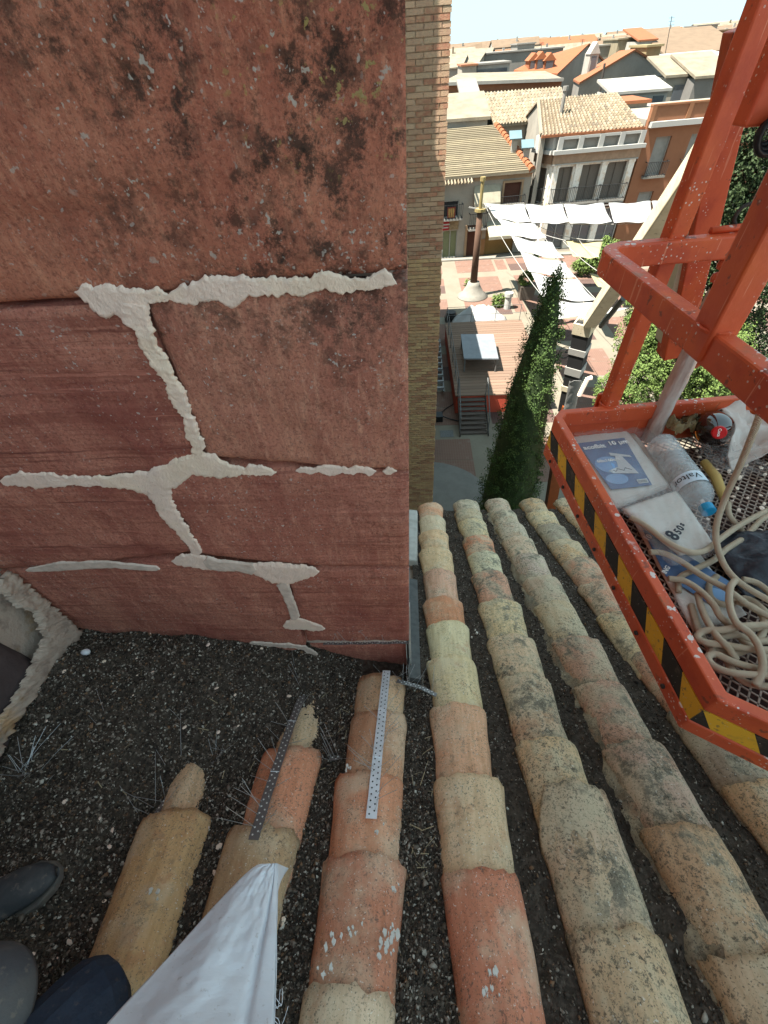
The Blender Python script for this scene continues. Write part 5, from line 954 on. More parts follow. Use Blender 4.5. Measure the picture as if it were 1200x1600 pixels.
b = MB(); b.tube([BP(.345+.022*math.cos(a),-.012,ZM+.055+.022*math.sin(a)) for a in [k*.45 for k in range(15)]], .0045, 6); b.build('eye_ring', SHUT, BK, smooth=True)
b = MB(); b.fbox(BP(.44,-.14,0),E1,E2,W3,-.13,.35,-.05,.05,-.16,.12); b.build('control_box', RED, BK, bevel=.006)
b = MB(); b.fbox(BP(.41,-.07,0),E1,E2,W3,-.014,.016,-.004,.004,ZM+.05,-.02); b.build('grey_strap', flat('webbing', (.4,.38,.34), s=9, k=1), BK)
b = MB()
for k in range(3): b.tube([BP(.365+(.035-k*.007)*math.cos(a),-.06-k*.012,-.17+(.035-k*.007)*math.sin(a)) for a in [j*.4 for j in range(17)]], .007, 6)
b.build('cable_coil', flat('black_cable', (.02,.02,.025), .4), BK, smooth=True)
b = MB(); b.slab([Y(1112,556,1.62),Y(1127,548,1.62),Y(1178,582,1.62),Y(1155,602,1.62)], (0,.02,-.0)); b.slab([Y(1178,578,1.6),Y(1190,586,1.6),Y(1172,612,1.6),Y(1162,606,1.6)], (0,.03,0)); b.build('bracket_plate', RED, BK, bevel=.002)
# wrapped lower part of the gate post
def wrapmat(): 
    m = mat('plastic_film', (.62,.5,.44), .22, [dict(s=(30,30,8), lo=.4, hi=.65, c=(.36,.22,.18), a=.7), dict(s=9, lo=.5, hi=.7, c=(.7,.66,.62), a=.6)], [dict(s=(60,60,12), k=.8, d=.006)], spec=.7); return m
FILM = wrapmat()
b = MB(); a = BP(.35,.02,-.46); c = BP(.352,.03,-.93); n1 = 16; n2 = 26; vs = []
for j in range(n2+1):
    p = a.lerp(c,j/n2)
    for i in range(n1): an = 2*math.pi*i/n1; r_ = .024+.004*fbm(an*1.3,j*.35,4,3)+.003*math.sin(i*2.2); vs.append(p+E1*math.cos(an)*r_+E2*math.sin(an)*r_)
b.add(vs,[(j*n1+i,j*n1+(i+1)%n1,(j+1)*n1+(i+1)%n1,(j+1)*n1+i) for j in range(n2) for i in range(n1)]); b.build('film_wrapping', FILM, BK, smooth=True)
b = MB()
for k in range(7):
    p = BP(-.004,.1+k*.12,ZR-.128); b.lathe([(.0055,0),(.0055,.004),(.003,.005)], 6, Matrix.Translation(p)@(-E1).to_track_quat('Z','Y').to_matrix().to_4x4())
b.build('rivets', SHUT, BK)['kind'] = 'stuff'
b = MB(); random.seed(44)
for (c_,n_) in ((BP(.012,.46,ZM+.027),1),(BP(.19,-.01,ZR+.001),1),(BP(.46,.012,ZM+.027),1)):
    b.tube([c_+E1*math.cos(a)*.027+E2*math.sin(a)*.027+W3*random.uniform(0,.001) for a in [j*.33 for j in range(20)]], .0035, 5)
b.build('weld_bead', RED, BK)['kind'] = 'stuff'
# ---- lift boom
BM = empty('lift_boom', Y(914,497,9), 'long cream telescopic boom rising from the square to the basket', 'crane boom')
p1, p2, p3 = Y(922,503,9.0), Y(1168,146,5.6), Y(1150,60,2.6)
b = MB(); b.bar(p1, p2, .26,.26); b.build('main_section', CREAM, BM, bevel=.02)
b = MB(); b.bar(p1.lerp(p2,.35)+Vector((.02,0,.2)), p2+Vector((.02,0,.16)), .05,.05); b.bar(p1.lerp(p2,.3)+Vector((.17,.02,.0)), p2+Vector((.17,0,0)), .03,.05); b.build('hose_rail', flat('boom_hose', (.38,.26,.15), s=4), BM)
b = MB(); b.tube([p1+Vector((.25,0,-.1)), p1.lerp(p2,.3)+Vector((.22,0,-.22))], .05, 8); b.build('hydraulic_ram', METAL, BM)
q1 = Y(912,512,9.1); q2 = Y(885,640,9.6)
b = MB(); b.bar(q1+W3*.15, q2, .34,.3); b.build('lower_section', HOLE_D, BM, bevel=.01)
for t0,t1,m in ((0,.10,CREAM),(.24,.30,WHITE),(.44,.52,WHITE),(.66,.72,CREAM)): b = MB(); b.bar((q1+W3*.15).lerp(q2,t0), (q1+W3*.15).lerp(q2,t1), .37,.33); b.build('band', m, BM)
b = MB(); b.bar(q2.lerp(q1,.1), Y(858,800,9.9), .3,.3); b.build('orange_section', flat('orange_paint', (.6,.14,.03), .5, s=4), BM)
b = MB(); b.grid(lambda u,v: q1.lerp(q2,.55+v*.5)+Vector((math.cos(u*4)*.14,-.2-.06*math.sin(u*4),math.sin(u*4)*.05+.04*fbm(u*4,v*6,2,3))),12,16); b.build('foil_sleeve', flat('crumpled_foil', (.5,.5,.48), .3, s=6), BM, solid=.01)
b = MB(); b.tube([Y(905,618,8.6),Y(918,592,8.6),Y(925,590,8.6)], .05, 7); tag(b.build('rag', MORT), 'pale rag caught on the boom beside the orange post', 'rag')
# jib holding the basket
JB = empty('basket_jib', Y(1060,540,1.75), 'red jib arm with cream side strip behind the basket posts', 'jib arm')
j1, j2 = Y(1060,528,1.85), Y(1140,218,1.85)
b = MB(); b.bar(j1,Y(1165,40,1.85),.085,.07, side=(1,0,0)); b.build('arm', RED, JB, bevel=.004)
b = MB(); b.bar(j1+Vector((-.055,.03,-.02)),j2+Vector((-.06,.03,0)),.022,.06, side=(1,0,0)); b.build('cream_strip', CREAM, JB)
b = MB(); b.bar(Y(1064,508,1.84), Y(1054,552,1.84), .12,.09, side=(1,0,0)); b.build('end_block', RED, JB, bevel=.006)
b = MB(); b.tube([Y(1080,568,1.8),Y(1098,556,1.8),Y(1112,520,1.8)], .03, 8); b.build('pivot', RED, JB, smooth=True)
# ================================================================== CONTENTS OF THE BASKET
def text_obj(s, size, M4, m, name, parent=None, thick=.0004):
    c = bpy.data.curves.new('t','FONT'); c.body = s; c.size = size; c.offset = size*.03; c.extrude = thick; c.resolution_u = 2; t = bpy.data.objects.new('t', c); COL.objects.link(t); dg = bpy.context.evaluated_depsgraph_get(); me = bpy.data.meshes.new_from_object(t.evaluated_get(dg)); bpy.data.objects.remove(t); me.transform(M4); me.materials.clear(); return link(name, me, m, parent)
def sheet(px, z, th, m, name, parent=None, wr=.004, seed=0, n=24, round_=0):
    a,b_,c,d = [at_z(x,y,z) for x,y in px]; mb = MB()
    def fn(u,v): 
        p = a.lerp(b_,u).lerp(d.lerp(c,u),v); e = min(u,1-u,v,1-v); return p+W3*(wr*fbm(p.x*22,p.y*22,seed,4)+wr*.5*math.sin((u*2+v)*17+seed)*(.4+.6*u)-max(0,.05-e)*.12*(th>0))
    mb.grid(fn, n, n); return mb.build(name, m, parent, smooth=True, solid=th)
def frame_on(px0, px1, z, up=.002):   # matrix with x along px0->px1 on a level plane
    a = at_z(*px0,z); c = at_z(*px1,z); x = (c-a).normalized(); y = W3.cross(x); return Matrix.Translation(a+W3*up)@Matrix((x,y,W3)).transposed().to_4x4(), (c-a).length
BAG = mat('clear_bag', (.85,.76,.72), .1, [dict(s=20, lo=.4, hi=.6, c=(.7,.56,.5), a=.5)], [dict(s=28, k=1, d=.02, det=7, dist=1)], spec=1, alpha=.12)
FOAM = mat('white_sheet', (.72,.68,.62), .7, [dict(s=7, lo=.4, hi=.65, c=(.6,.54,.47), a=.7), dict(s=90, lo=.6, hi=.7, c=(.4,.33,.28), a=.4)], [dict(s=(20,60,20), k=.4, d=.004)])
BLU = mat('label_blue', (.09,.16,.3), .4, [dict(s=12, lo=.45, hi=.6, c=(.13,.22,.38), a=.6)]); BLU2 = mat('label_light_blue', (.22,.38,.62), .4, [dict(s=12, lo=.45, hi=.6, c=(.3,.46,.68), a=.6)]); PALE = mat('label_pale', (.6,.6,.6), .5); INK = mat('ink', (.03,.03,.04), .6)
PK1 = empty('dust_sheet_pack', at_z(965,720,-.92), 'flat pack with printed blue label reading 10, nearest the far left corner', 'package')
ZP = -.905; sheet([(893,682),(975,668),(1046,760),(962,794)], ZP, .012, FOAM, 'pad', PK1, .0015)
ZL = ZP+.009
def quadp(px, z, m, name, parent): b = MB(); b.slab([at_z(x,y,z) for x,y in px], (0,0,.0008)); return b.build(name, m, parent)
LBL = quadp([(902,693),(975,684),(1019,758),(955,765)], ZL+.002, BLU, 'label', PK1)
def lp(u,v): # label coordinates (0..1, 0..1 down)
    q = [(902,693),(975,684),(1019,758),(955,765)]; x = (q[0][0]*(1-u)+q[1][0]*u)*(1-v)+(q[3][0]*(1-u)+q[2][0]*u)*v; y = (q[0][1]*(1-u)+q[1][1]*u)*(1-v)+(q[3][1]*(1-u)+q[2][1]*u)*v; return (x,y)
def ell(cu,cv,ru,rv,n=18): return [lp(cu+ru*math.cos(2*math.pi*k/n), cv+rv*math.sin(2*math.pi*k/n)) for k in range(n)]
quadp(ell(.34,.5,.3,.17), ZL+.003, BLU2, 'label_panel', LBL); quadp(ell(.3,.8,.26,.11), ZL+.003, BLU2, 'label_panel', LBL)
quadp([lp(.58,.34),lp(.72,.36),lp(.86,.74),lp(.3,.68),lp(.24,.62),lp(.5,.56)], ZL+.0042, PALE, 'label_drawing', LBL); quadp([lp(.5,.26),lp(.9,.36),lp(.92,.4),lp(.5,.32)], ZL+.0042, PALE, 'label_drawing', LBL)
quadp([lp(.72,.86),lp(.96,.86),lp(.96,.94),lp(.72,.94)], ZL+.0042, WHITE_P, 'barcode_box', LBL)
b = MB()
for k in range(9): u = .74+k*.024; b.slab([at_z(*q,ZL+.0052) for q in (lp(u,.87),lp(u+.01,.87),lp(u+.01,.925),lp(u,.925))], (0,0,.0003))
b.build('barcode', INK, LBL)
for s_,u,v,h in (('acofbit',.04,.15,.026),('10 µm',.6,.12,.026),('60x160cm',.12,.44,.017)): Mx,_ = frame_on(lp(u,v),lp(u+.3,v),ZL+.0045); text_obj(s_, h, Mx, WHITE_P, 'lettering', LBL)
b = MB(); pth = [lp(.34+.06*k, .62+.03*math.sin(k*2.1)) for k in range(8)]; b.tube([at_z(*q,ZL+.0055) for q in pth], .0008, 4); b.build('pen_scribble', INK, LBL)
sheet([(880,672),(1010,640),(1060,765),(960,800)], -.885, .0006, BAG, 'clear_bag', PK1, .008, 3)
PK2 = empty('foam_sheet_pack', at_z(1050,820,-.9), 'white foam sheets in a clear bag, marked 850s in black pen', 'package')
sheet([(975,796),(1056,768),(1116,856),(1062,866)], -.892, .016, FOAM, 'foam_sheets', PK2, .0015, 5); sheet([(962,782),(1082,740),(1130,862),(1050,884)], -.876, .0006, BAG, 'clear_bag', PK2, .007, 8)
Mx,_ = frame_on((1056,846),(1080,822),-.872,.001); 
for s_,x0,y0,sz in (('8',0,0,.045),('5',.027,.004,.026),('0',.043,.006,.026),('s',.06,.012,.022)): text_obj(s_, sz, Mx@Matrix.Translation((x0,y0,0)), INK, 'pen_mark', PK2)
PK3 = empty('dust_sheet_pack', at_z(1080,890,-.93), 'blue labelled pack lying under the rope, reading 10', 'package')
sheet([(985,800),(1080,850),(1165,960),(1085,985)], -.935, .01, FOAM, 'pad', PK3, .002, 2); q3 = quadp([(1004,828),(1012,830),(1150,915),(1110,945),(1040,900)], -.926, BLU, 'label', PK3)
quadp([(1100,915),(1140,925),(1135,940),(1105,935)], -.924, BLU2, 'label_panel', q3)
Mx,_ = frame_on((1012,846),(1024,836),-.923); text_obj('10', .022, Mx, WHITE_P, 'lettering', q3); Mx,_ = frame_on((1040,898),(1052,880),-.923); text_obj('ING', .016, Mx, WHITE_P, 'lettering', q3)
sheet([(1050,930),(1130,950),(1200,1010),(1120,1040)], -.93, .004, BAG, 'clear_bag', PK3, .008, 6)
b = MB(); b.bar(at_z(975,668,-.92), at_z(1046,758,-.92), .022,.02); tag(b.build('batten', flat('grey_wood', (.4,.3,.22), s=9, k=1), bevel=.002), 'weathered wooden batten between the blue pack and the water bottle', 'batten')
CLEAR = mat('clear_plastic', (.8,.84,.86), .06, [], [dict(s=(60,60,140), k=.8, d=.006)], spec=1, alpha=.3)
def along(p0, p1): d = (p1-p0).normalized(); return Matrix.Translation(p0)@d.to_track_quat('Z','Y').to_matrix().to_4x4(), (p1-p0).length
pb0, pb1 = at_z(1030,692,-.892), at_z(1108,800,-.885)
Mb, Lb = along(pb0,pb1); WB = empty('water_bottle', pb0, 'clear water bottle with pale label and blue cap lying on its side', 'bottle')
prof = [(.012,.004),(.036,0),(.043,.012)]; z = .02
while z < Lb*.55: prof += [(.043,z),(.040,z+.005),(.043,z+.010)]; z += .016
prof += [(.041,Lb*.58),(.041,Lb*.74),(.043,Lb*.76),(.036,Lb*.84),(.022,Lb*.9),(.014,Lb*.925),(.013,Lb*.94)]
b = MB(); b.lathe(prof, 28, Mb); b.build('body', CLEAR, WB, smooth=True)
b = MB(); b.lathe([(r_*.93,z_) for r_,z_ in prof if z_ < Lb*.8][1:], 20, Mb, caps=True); b.build('water', mat('water', (.55,.52,.45), .05, [dict(s=30, lo=.4, hi=.6, c=(.75,.78,.78), a=.8)], [dict(s=40, k=.5, d=.01)], alpha=.4, spec=1), WB, smooth=True)
b = MB(); b.lathe([(.0425,Lb*.6),(.0428,Lb*.73)], 28, Mb, caps=False); lab = b.build('label', mat('pale_blue_label', (.62,.72,.8), .5, [dict(s=20, lo=.5, hi=.6, c=(.75,.78,.8), a=.6)]), WB)
b = MB(); b.lathe([(.0175,Lb*.93),(.018,Lb*.935),(.018,Lb*1.0),(.015,Lb*1.004)], 20, Mb); b.build('cap', mat('blue_cap', (.02,.28,.5), .4), WB, smooth=False)
# lettering bent round the label, facing up to the camera
inv = Mb.inverted(); view = (inv@Vector((0,0,0))); ang0 = math.atan2(view.y, view.x)
c = bpy.data.curves.new('t','FONT'); c.body = 'Valtor'; c.size = .03; c.extrude = .0002; t = bpy.data.objects.new('t', c); COL.objects.link(t); me = bpy.data.meshes.new_from_object(t.evaluated_get(bpy.context.evaluated_depsgraph_get())); bpy.data.objects.remove(t)
for v in me.vertices: x,y_,_ = v.co; an = ang0+(x-.042)/.043*1.0; v.co = Mb@Vector((.0436*math.cos(an), .0436*math.sin(an), Lb*.635+y_*.9))
me.materials.clear(); link('lettering', me, INK, lab)
# cola bottle seen cap first
cb = Vector(at_z(1124,676,-.80)); base_c = Vector(at_z(1140,700,-.80)); dv = (-cb).normalized(); dv = (dv+Vector((.12,-.1,-.05))).normalized(); b0 = cb-dv*.17
Mc = Matrix.Translation(b0)@dv.to_track_quat('Z','Y').to_matrix().to_4x4(); CB = empty('cola_bottle', b0, 'dark cola bottle with round red cap, pointing up at the camera', 'bottle')
COLA = mat('dark_cola', (.02,.008,.006), .04, spec=.9); b = MB(); b.lathe([(.03,-.1),(.054,-.08),(.054,.04),(.052,.07),(.045,.1),(.033,.125),(.02,.145),(.014,.155),(.014,.16)], 32, Mc); b.build('body', COLA, CB, smooth=True)
b = MB(); b.lathe([(.0175,.155),(.0185,.157),(.0185,.17),(.016,.173)], 24, Mc); cp = b.build('cap', mat('red_cap', (.6,.01,.012), .35), CB)
Mt = Mc@Matrix.Translation((0,0,.1735))@Matrix.Rotation(math.radians(-75),4,'Z')@Matrix.Translation((-.0125,-.004,0)); text_obj('Coca', .011, Mt, WHITE_P, 'lettering', cp)
b = MB(); b.tube([Mc@Vector((.049*math.cos(a),.049*math.sin(a),.094)) for a in [math.radians(200+k*5)+0 for k in range(8)]], .002, 5); b.build('orange_mark', mat('orange_mark', (.8,.25,.03), .5), CB)
# cloths, bags, tube
b = MB(); c0_ = at_z(1190,655,-.82); b.grid(lambda u,v: c0_+Vector(((u-.3)*.28,(.5-v)*.18,.03*math.sin(u*9+v*4)+.035*fbm(u*4,v*4,1,3)-.02-.06*v)), 26, 20); tag(b.build('white_cloth', mat('cloth', (.68,.6,.54), .9, [dict(s=12, lo=.45, hi=.65, c=(.55,.42,.36), a=.5)], [dict(s=200, k=.3, d=.002)]), smooth=True, solid=.004), 'crumpled white work cloth at the right edge of the basket', 'cloth')
b = MB(); c0_ = at_z(1148,715,-.88); b.grid(lambda u,v: c0_+Vector(((u-.5)*.16,(.5-v)*.14,.03*fbm(u*5,v*5,4,4))), 22, 18); tag(b.build('grey_plastic_bag', BAG, smooth=True), 'crumpled greyish plastic bag beneath the cola bottle', 'bag')
b = MB(); c0_ = at_z(1075,655,-.86); b.grid(lambda u,v: c0_+Vector(((u-.5)*.15,(.5-v)*.13,.04*fbm(u*5,v*5,9,4))), 22, 18); tag(b.build('brown_plastic_bag', mat('brown_bag', (.3,.22,.1), .25, [dict(s=18, lo=.4, hi=.6, c=(.12,.07,.03), a=.7)], [dict(s=40, k=.9, d=.01)], alpha=.75), smooth=True), 'crumpled brownish plastic behind the water bottle', 'bag')
b = MB(); c0_ = at_z(1195,880,-.92); b.grid(lambda u,v: c0_+Vector(((u-.4)*.26,(.5-v)*.2,.05*math.sin(math.pi*u)*math.sin(math.pi*v)+.02*fbm(u*4,v*4,2,4))), 28, 24); tag(b.build('black_bag', mat('black_bag', (.02,.02,.028), .35, [dict(s=14, lo=.5, hi=.62, c=(.07,.07,.08), a=.6)], [dict(s=30, k=.6, d=.008)]), smooth=True, solid=.003), 'black tool bag on the mesh floor under the loops of rope', 'bag')
b = MB(); b.tube([at_z(1100,722,-.9),at_z(1118,745,-.9),at_z(1132,780,-.9)], [.012,.014,.011], 10); tag(b.build('brush', mat('yellow_handle', (.5,.33,.1), .5), smooth=True), 'yellow-handled screwdriver between bottle and rope', 'tool')  # plain yellow tube standing for a brush handle
b = MB(); random.seed(2)
for k in range(70): p = at_z(random.uniform(1085,1200),random.uniform(700,860),-.935); s_ = random.uniform(.003,.009); b.lathe([(s_*.3,-s_*.3),(s_,0),(s_*.3,s_*.3)],5,Matrix.Translation(p)@Matrix.Rotation(random.random()*3,4,'X'))
tag(b.build('rubble', MORT), 'small mortar rubble on the mesh floor', 'rubble', kind='stuff')
# rope
def smooth_path(P_, n=7):
    P_ = [Vector(p) for p in P_]; out = []
    for i in range(len(P_)-1):
        p0 = P_[max(i-1,0)]; p1 = P_[i]; p2 = P_[i+1]; p3 = P_[min(i+2,len(P_)-1)]
        for k in range(n): t = k/n; out.append(.5*((2*p1)+(p2-p0)*t+(2*p0-5*p1+4*p2-p3)*t*t+(3*p1-p0-3*p2+p3)*t**3))
    out.append(P_[-1]); return out
RP_ = [[(1212,560,-.42),(1196,620,-.52),(1180,668,-.6),(1156,728,-.7),(1134,776,-.78),(1120,818,-.83),(1120,850,-.86),(1133,885,-.875),(1158,912,-.88),(1205,940,-.885)],
 [(985,808,-.86),(1010,822,-.86),(1040,845,-.862),(1075,862,-.865),(1102,860,-.875),(1128,840,-.89),(1160,818,-.895),(1210,792,-.9)],
 [(1015,863,-.89),(1035,864,-.892),(1062,876,-.89),(1098,900,-.89),(1135,920,-.885),(1170,946,-.89),(1210,968,-.89)],
 [(1044,904,-.905),(1070,908,-.9),(1095,924,-.895),(1115,945,-.89),(1128,966,-.89),(1155,978,-.9),(1205,984,-.9)],
 [(1060,925,-.92),(1062,903,-.915),(1085,890,-.905),(1115,875,-.9),(1135,858,-.9),(1165,838,-.9),(1190,812,-.9),(1212,802,-.9)],
 [(1150,906,-.88),(1141,918,-.87),(1140,945,-.872),(1150,972,-.868),(1172,990,-.87),(1186,1012,-.872),(1192,1042,-.88),(1180,1072,-.89)],
 [(1090,928,-.91),(1096,950,-.905),(1106,972,-.9),(1122,996,-.89),(1136,1010,-.89),(1150,1030,-.905)],
 [(1212,1016,-.89),(1170,1014,-.89),(1135,1008,-.895),(1104,1004,-.9),(1090,996,-.905),(1100,986,-.9),(1130,984,-.888),(1165,978,-.88),(1210,976,-.88)],
 [(1120,900,-.925),(1108,915,-.92),(1112,935,-.92),(1135,945,-.915),(1165,935,-.91),(1190,950,-.905),(1212,975,-.905)],[(1080,945,-.925),(1092,985,-.92),(1110,1012,-.918),(1145,1022,-.91),(1180,1005,-.905),(1195,975,-.9),(1180,950,-.9),(1150,940,-.905)],[(1212,1000,-.9),(1175,1002,-.9),(1150,992,-.902),(1120,1000,-.91),(1110,1020,-.915)],[(1215,1050,-.9),(1180,1044,-.9),(1145,1034,-.9),(1118,1022,-.905),(1106,1028,-.905),(1118,1042,-.9),(1150,1052,-.89),(1215,1056,-.885)],
 [(1130,968,-.915),(1160,1000,-.905),(1195,1025,-.9),(1215,1035,-.9)],[(1138,786,-.91),(1140,806,-.91),(1160,830,-.915),(1182,858,-.92)],[(1160,905,-.9),(1185,912,-.9),(1212,935,-.9)],[(1128,1000,-.915),(1140,1040,-.915),(1165,1066,-.91),(1212,1074,-.91)]]
b = MB()
for L_ in RP_: b.tube(smooth_path([at_z(*p) for p in L_]), .0072, 10)
tag(b.build('rope', ROPE, smooth=True), 'thick beige braided rope coiled in the basket and hanging from above', 'rope')
# ================================================================== SACK AND PERSON
SACKM = mat('woven_sack', (.78,.8,.84), .65, [dict(s=3.5, lo=.4, hi=.65, c=(.66,.67,.72), a=.6), dict(kind='wave', s=(330,10,10), lo=.3, hi=.8, c=(.68,.7,.75), a=.35, dist=1, dir='X'), dict(s=90, lo=.62, hi=.7, c=(.4,.36,.33), a=.4)], [dict(kind='wave', s=(330,330,330), k=.3, d=.002, dist=1, dir='X'), dict(s=(9,30,9), k=.35, d=.01)], spec=.35)
def interp(L_, t):
    t *= len(L_)-1; i = min(int(t), len(L_)-2); return Vector(L_[i]).lerp(Vector(L_[i+1]), t-i)
Ls = smooth_path([at_z(*p) for p in ((418,1350,-1.27),(395,1356,-1.26),(345,1404,-1.22),(260,1497,-1.15),(165,1600,-1.08),(60,1730,-1.0))]); Rs = smooth_path([at_z(*p) for p in ((432,1349,-1.28),(433,1390,-1.26),(432,1450,-1.22),(431,1520,-1.18),(428,1605,-1.13),(425,1760,-1.05))])
b = MB()
def sk(u,v):
    p = interp(Ls,v).lerp(interp(Rs,v),u); d = math.sin(math.pi*u)
    return p+Vector((0,0,1))*(.03*d*v+.012*v*math.sin(u*9-v*3)+.006*fbm(u*3+.3,v*5,3,3)*(.3+d)-.014*math.exp(-((u-.82)/.03)**2)*min(1,v*3))
b.grid(sk, 60, 90); so = b.build('sack', SACKM, smooth=True, solid=.002); tag(so, 'white woven rubble sack with its pointed corner over the tiles', 'sack')
b = MB(); b.grid(lambda u,v: interp(Rs,v).lerp(interp(Ls,v).lerp(interp(Rs,v),.4)+Vector((0,0,-.18)),u)+W3*(.006*fbm(u*4,v*6,1,3)-.003), 14, 40); so2 = b.build('under_side', SACKM, so, smooth=True, solid=.002)
b = MB(); random.seed(6)
for k in range(16): p = interp(Rs,.66+random.random()*.3); b.tube(smooth_path([p, p+Vector((random.uniform(.0,.014),random.uniform(-.01,.01),-.002)), p+Vector((random.uniform(.0,.02),random.uniform(-.02,.02),-.012))],4), .0005, 4)
b.build('loose_thread', SACKM, so)
NAVY = mat('navy_trousers', (.018,.026,.045), .85, [dict(s=9, lo=.4, hi=.65, c=(.03,.04,.06), a=.7), dict(s=60, lo=.6, hi=.7, c=(.12,.1,.09), a=.4)], [dict(s=120, k=.4, d=.003), dict(s=14, k=.5, d=.02)])
GREYC = mat('grey_knee_fabric', (.07,.072,.08), .85, [dict(s=9, lo=.4, hi=.65, c=(.11,.105,.1), a=.8), dict(s=40, lo=.58, hi=.66, c=(.2,.17,.14), a=.5)], [dict(s=150, k=.5, d=.003)])
SHOE = mat('dark_boot', (.045,.05,.055), .6, [dict(s=14, lo=.45, hi=.65, c=(.09,.09,.09), a=.7), dict(s=50, lo=.55, hi=.68, c=(.25,.2,.16), a=.45)], [dict(s=60, k=.4, d=.004)]); SOLE = mat('boot_sole', (.12,.11,.1), .8, [dict(s=20, lo=.4, hi=.7, c=(.22,.18,.14), a=.7)]); SKIN = mat('skin', (.5,.27,.18), .6, sub=.1); SHIRT = flat('work_shirt', (.06,.08,.12), s=9)
PE = empty('person', (-1.0,-.35,-1.4), 'crouching person in dark boots and navy work trousers with grey knee patch, lower left corner', 'person')
def skin_chain(name, V_, E_, R_, m, sub=2, parent=PE):
    me = bpy.data.meshes.new(name); me.from_pydata([tuple(v) for v in V_], E_, []); me.update(); o = link(name, me, m, parent); o.modifiers.new('skin','SKIN'); 
    for i,r_ in enumerate(R_): sv = o.data.skin_vertices[0].data[i]; sv.radius = (r_,r_)
    o.data.skin_vertices[0].data[0].use_root = True; s_ = o.modifiers.new('sub','SUBSURF'); s_.levels = sub; s_.render_levels = sub; return o
BV = [(-1.15,-.75,-1.02),(-1.05,-.62,-1.0),(-.98,-.42,-1.06),(-.80,-.18,-1.14),(-.98,-.2,-1.3),(-1.2,-.16,-1.42),  # left leg 1-5
      (-1.0,-.78,-1.02),(-.82,-.5,-1.08),(-.60,-.13,-1.20),(-.70,-.38,-1.33),(-.85,-.6,-1.36), # right leg 6-10
      (-1.12,-.78,-.85),(-1.08,-.76,-.62),(-1.02,-.72,-.47),(-.97,-.68,-.38),(-.93,-.64,-.25),  # spine 11-15 head
      (-1.12,-.55,-.52),(-.92,-.4,-.7),(-.65,-.3,-.55),   # left arm 16-18
      (-.9,-.86,-.5),(-.62,-.7,-.62),(-.42,-.45,-.42)]
BEg = [(0,1),(1,2),(2,3),(3,4),(4,5),(0,6),(6,7),(7,8),(8,9),(9,10),(0,11),(11,12),(12,13),(13,14),(14,15),(13,16),(16,17),(17,18),(13,19),(19,20),(20,21)]
BR = [.14,.11,.10,.075,.065,.045,11e-2,.10,.095,.06,.045,.15,.16,.12,.055,.095,.06,.045,.033,.06,.045,.033]
body = skin_chain('body', BV, BEg, BR, NAVY)
def boot(x,y,z,rz,name='boot',pitch_=-.46):
    Mx = Matrix.Translation((x,y,z))@Matrix.Rotation(rz,4,'Z')@Matrix.Rotation(.0,4,'Y'); b = MB(); vs = []; n = 20; secs = [(-.10,.036,.07),(-.07,.042,.10),(-.02,.043,.10),(.04,.048,.075),(.10,.052,.062),(.15,.048,.052),(.185,.032,.038),(.2,.012,.02)]
    for (t,w_,h) in secs:
        for k in range(n): a = 2*math.pi*k/n; vs.append(Mx@Vector((t, w_*math.cos(a), .022+max(-.0,(h*.5)*(1+math.sin(a))))))
    b.add(vs,[(j*n+k,j*n+(k+1)%n,(j+1)*n+(k+1)%n,(j+1)*n+k) for j in range(len(secs)-1) for k in range(n)]+[tuple(range(n)),tuple(len(vs)-1-k for k in range(n))]); o = b.build(name, SHOE, PE, smooth=True); md = o.modifiers.new('s','SUBSURF'); md.levels = md.render_levels = 1
    s_ = MB(); out = [(t,w_*1.1) for t,w_,h in secs]; s_.slab([Mx@Vector((t,w_,0)) for t,w_ in out]+[Mx@Vector((t,-w_,0)) for t,w_ in reversed(out)], (0,0,.026)); s_.build('sole', SOLE, o, bevel=.004)
    l = MB()
    for k in range(5): t = -.02+k*.024; l.bar(Mx@Vector((t,-.02,.125-k*.008)), Mx@Vector((t+.006,.02,.125-k*.008)), .005,.004)
    l.build('lace', SHUT, o)
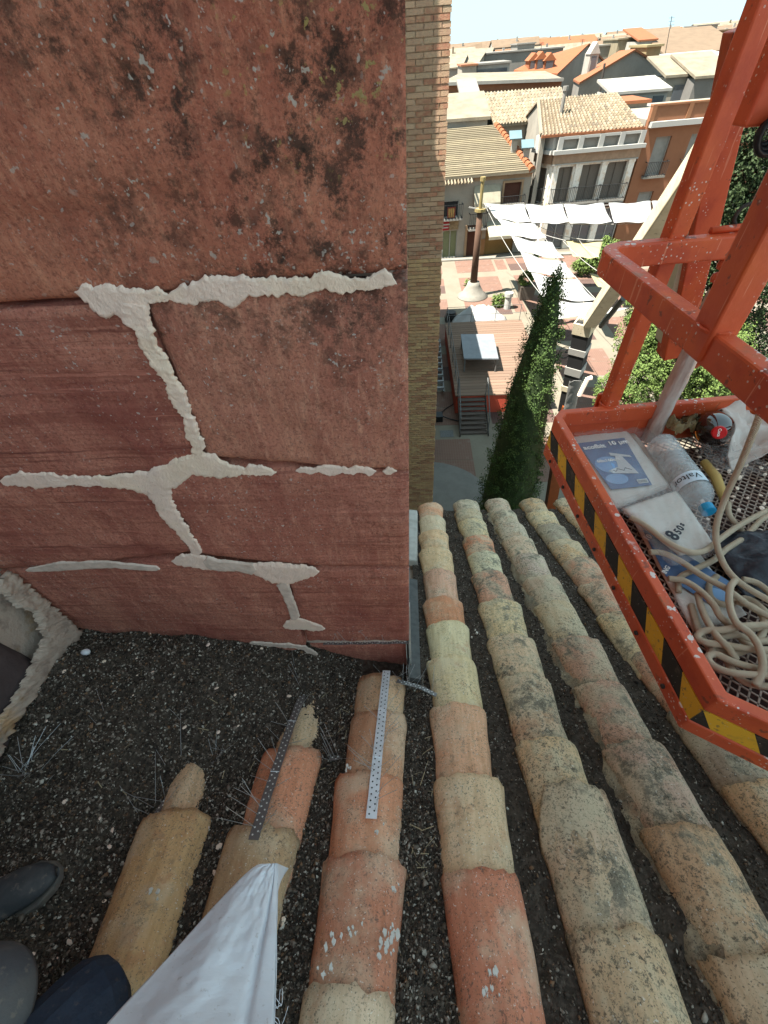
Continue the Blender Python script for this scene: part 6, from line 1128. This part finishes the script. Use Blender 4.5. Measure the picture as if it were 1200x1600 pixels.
boot(-1.17,-.07,-1.515,.5); boot(-.88,-.62,-1.45,.3)
b = MB(); kc = Vector((-.79,-.185,-1.12)); b.grid(lambda u,v: kc+Vector((math.cos(u*math.pi*1.25-1.9)*math.sin(.15+v*1.5)*.1, math.sin(u*math.pi*1.25-1.9)*math.sin(.15+v*1.5)*.1-.0, math.cos(.15+v*1.5)*.085+.004*fbm(u*4,v*4,0,3))), 24, 14); b.build('knee_patch', GREYC, PE, smooth=True, solid=.004)
hv = Vector((-.92,-.63,-.24)); b = MB(); b.grid(lambda u,v: hv+Vector((math.cos(u*6.283)*math.sin(v*1.75)*.105, math.sin(u*6.283)*math.sin(v*1.75)*.105, math.cos(v*1.75)*.12+.02)), 20, 10); b.build('hair', HOLE_D, PE, smooth=True)
b = MB()
for s_ in (-1,1): b.lathe([(.001,-.008),(.008,0),(.001,.008)],8,Matrix.Translation(hv+Vector((.085,.05+s_*.03-.02,-.01))))
b.build('eye', WHITE_P, PE); b = MB(); b.lathe([(.014,-.02),(.01,.02)],6,Matrix.Translation(hv+Vector((.1,.04,-.035)))); b.build('nose', SKIN, PE)
for hp_,hd in ((Vector((-.65,-.3,-.55)),Vector((.8,.4,.3))),(Vector((-.42,-.45,-.42)),Vector((.6,.7,.3)))):
    hd = hd.normalized(); sd = hd.cross(W3).normalized(); V_ = [hp_-hd*.03, hp_+hd*.03, hp_+hd*.06]; E_ = [(0,1),(1,2)]; R_ = [.028,.036,.03]
    for k,(o_,l_) in enumerate(((-.027,.06),(-.009,.075),(.009,.07),(.027,.055))): V_ += [hp_+hd*.085+sd*o_, hp_+hd*(.085+l_*.55)+sd*o_*1.05, hp_+hd*(.085+l_)+sd*o_-sd.cross(hd)*.02]; i = len(V_)-3; E_ += [(2,i),(i,i+1),(i+1,i+2)]; R_ += [.0095,.0088,.0075]
    V_ += [hp_+hd*.03+sd*.045, hp_+hd*.06+sd*.065]; i = len(V_)-2; E_ += [(1,i),(i,i+1)]; R_ += [.012,.009]; skin_chain('hand', V_, E_, R_, SKIN)
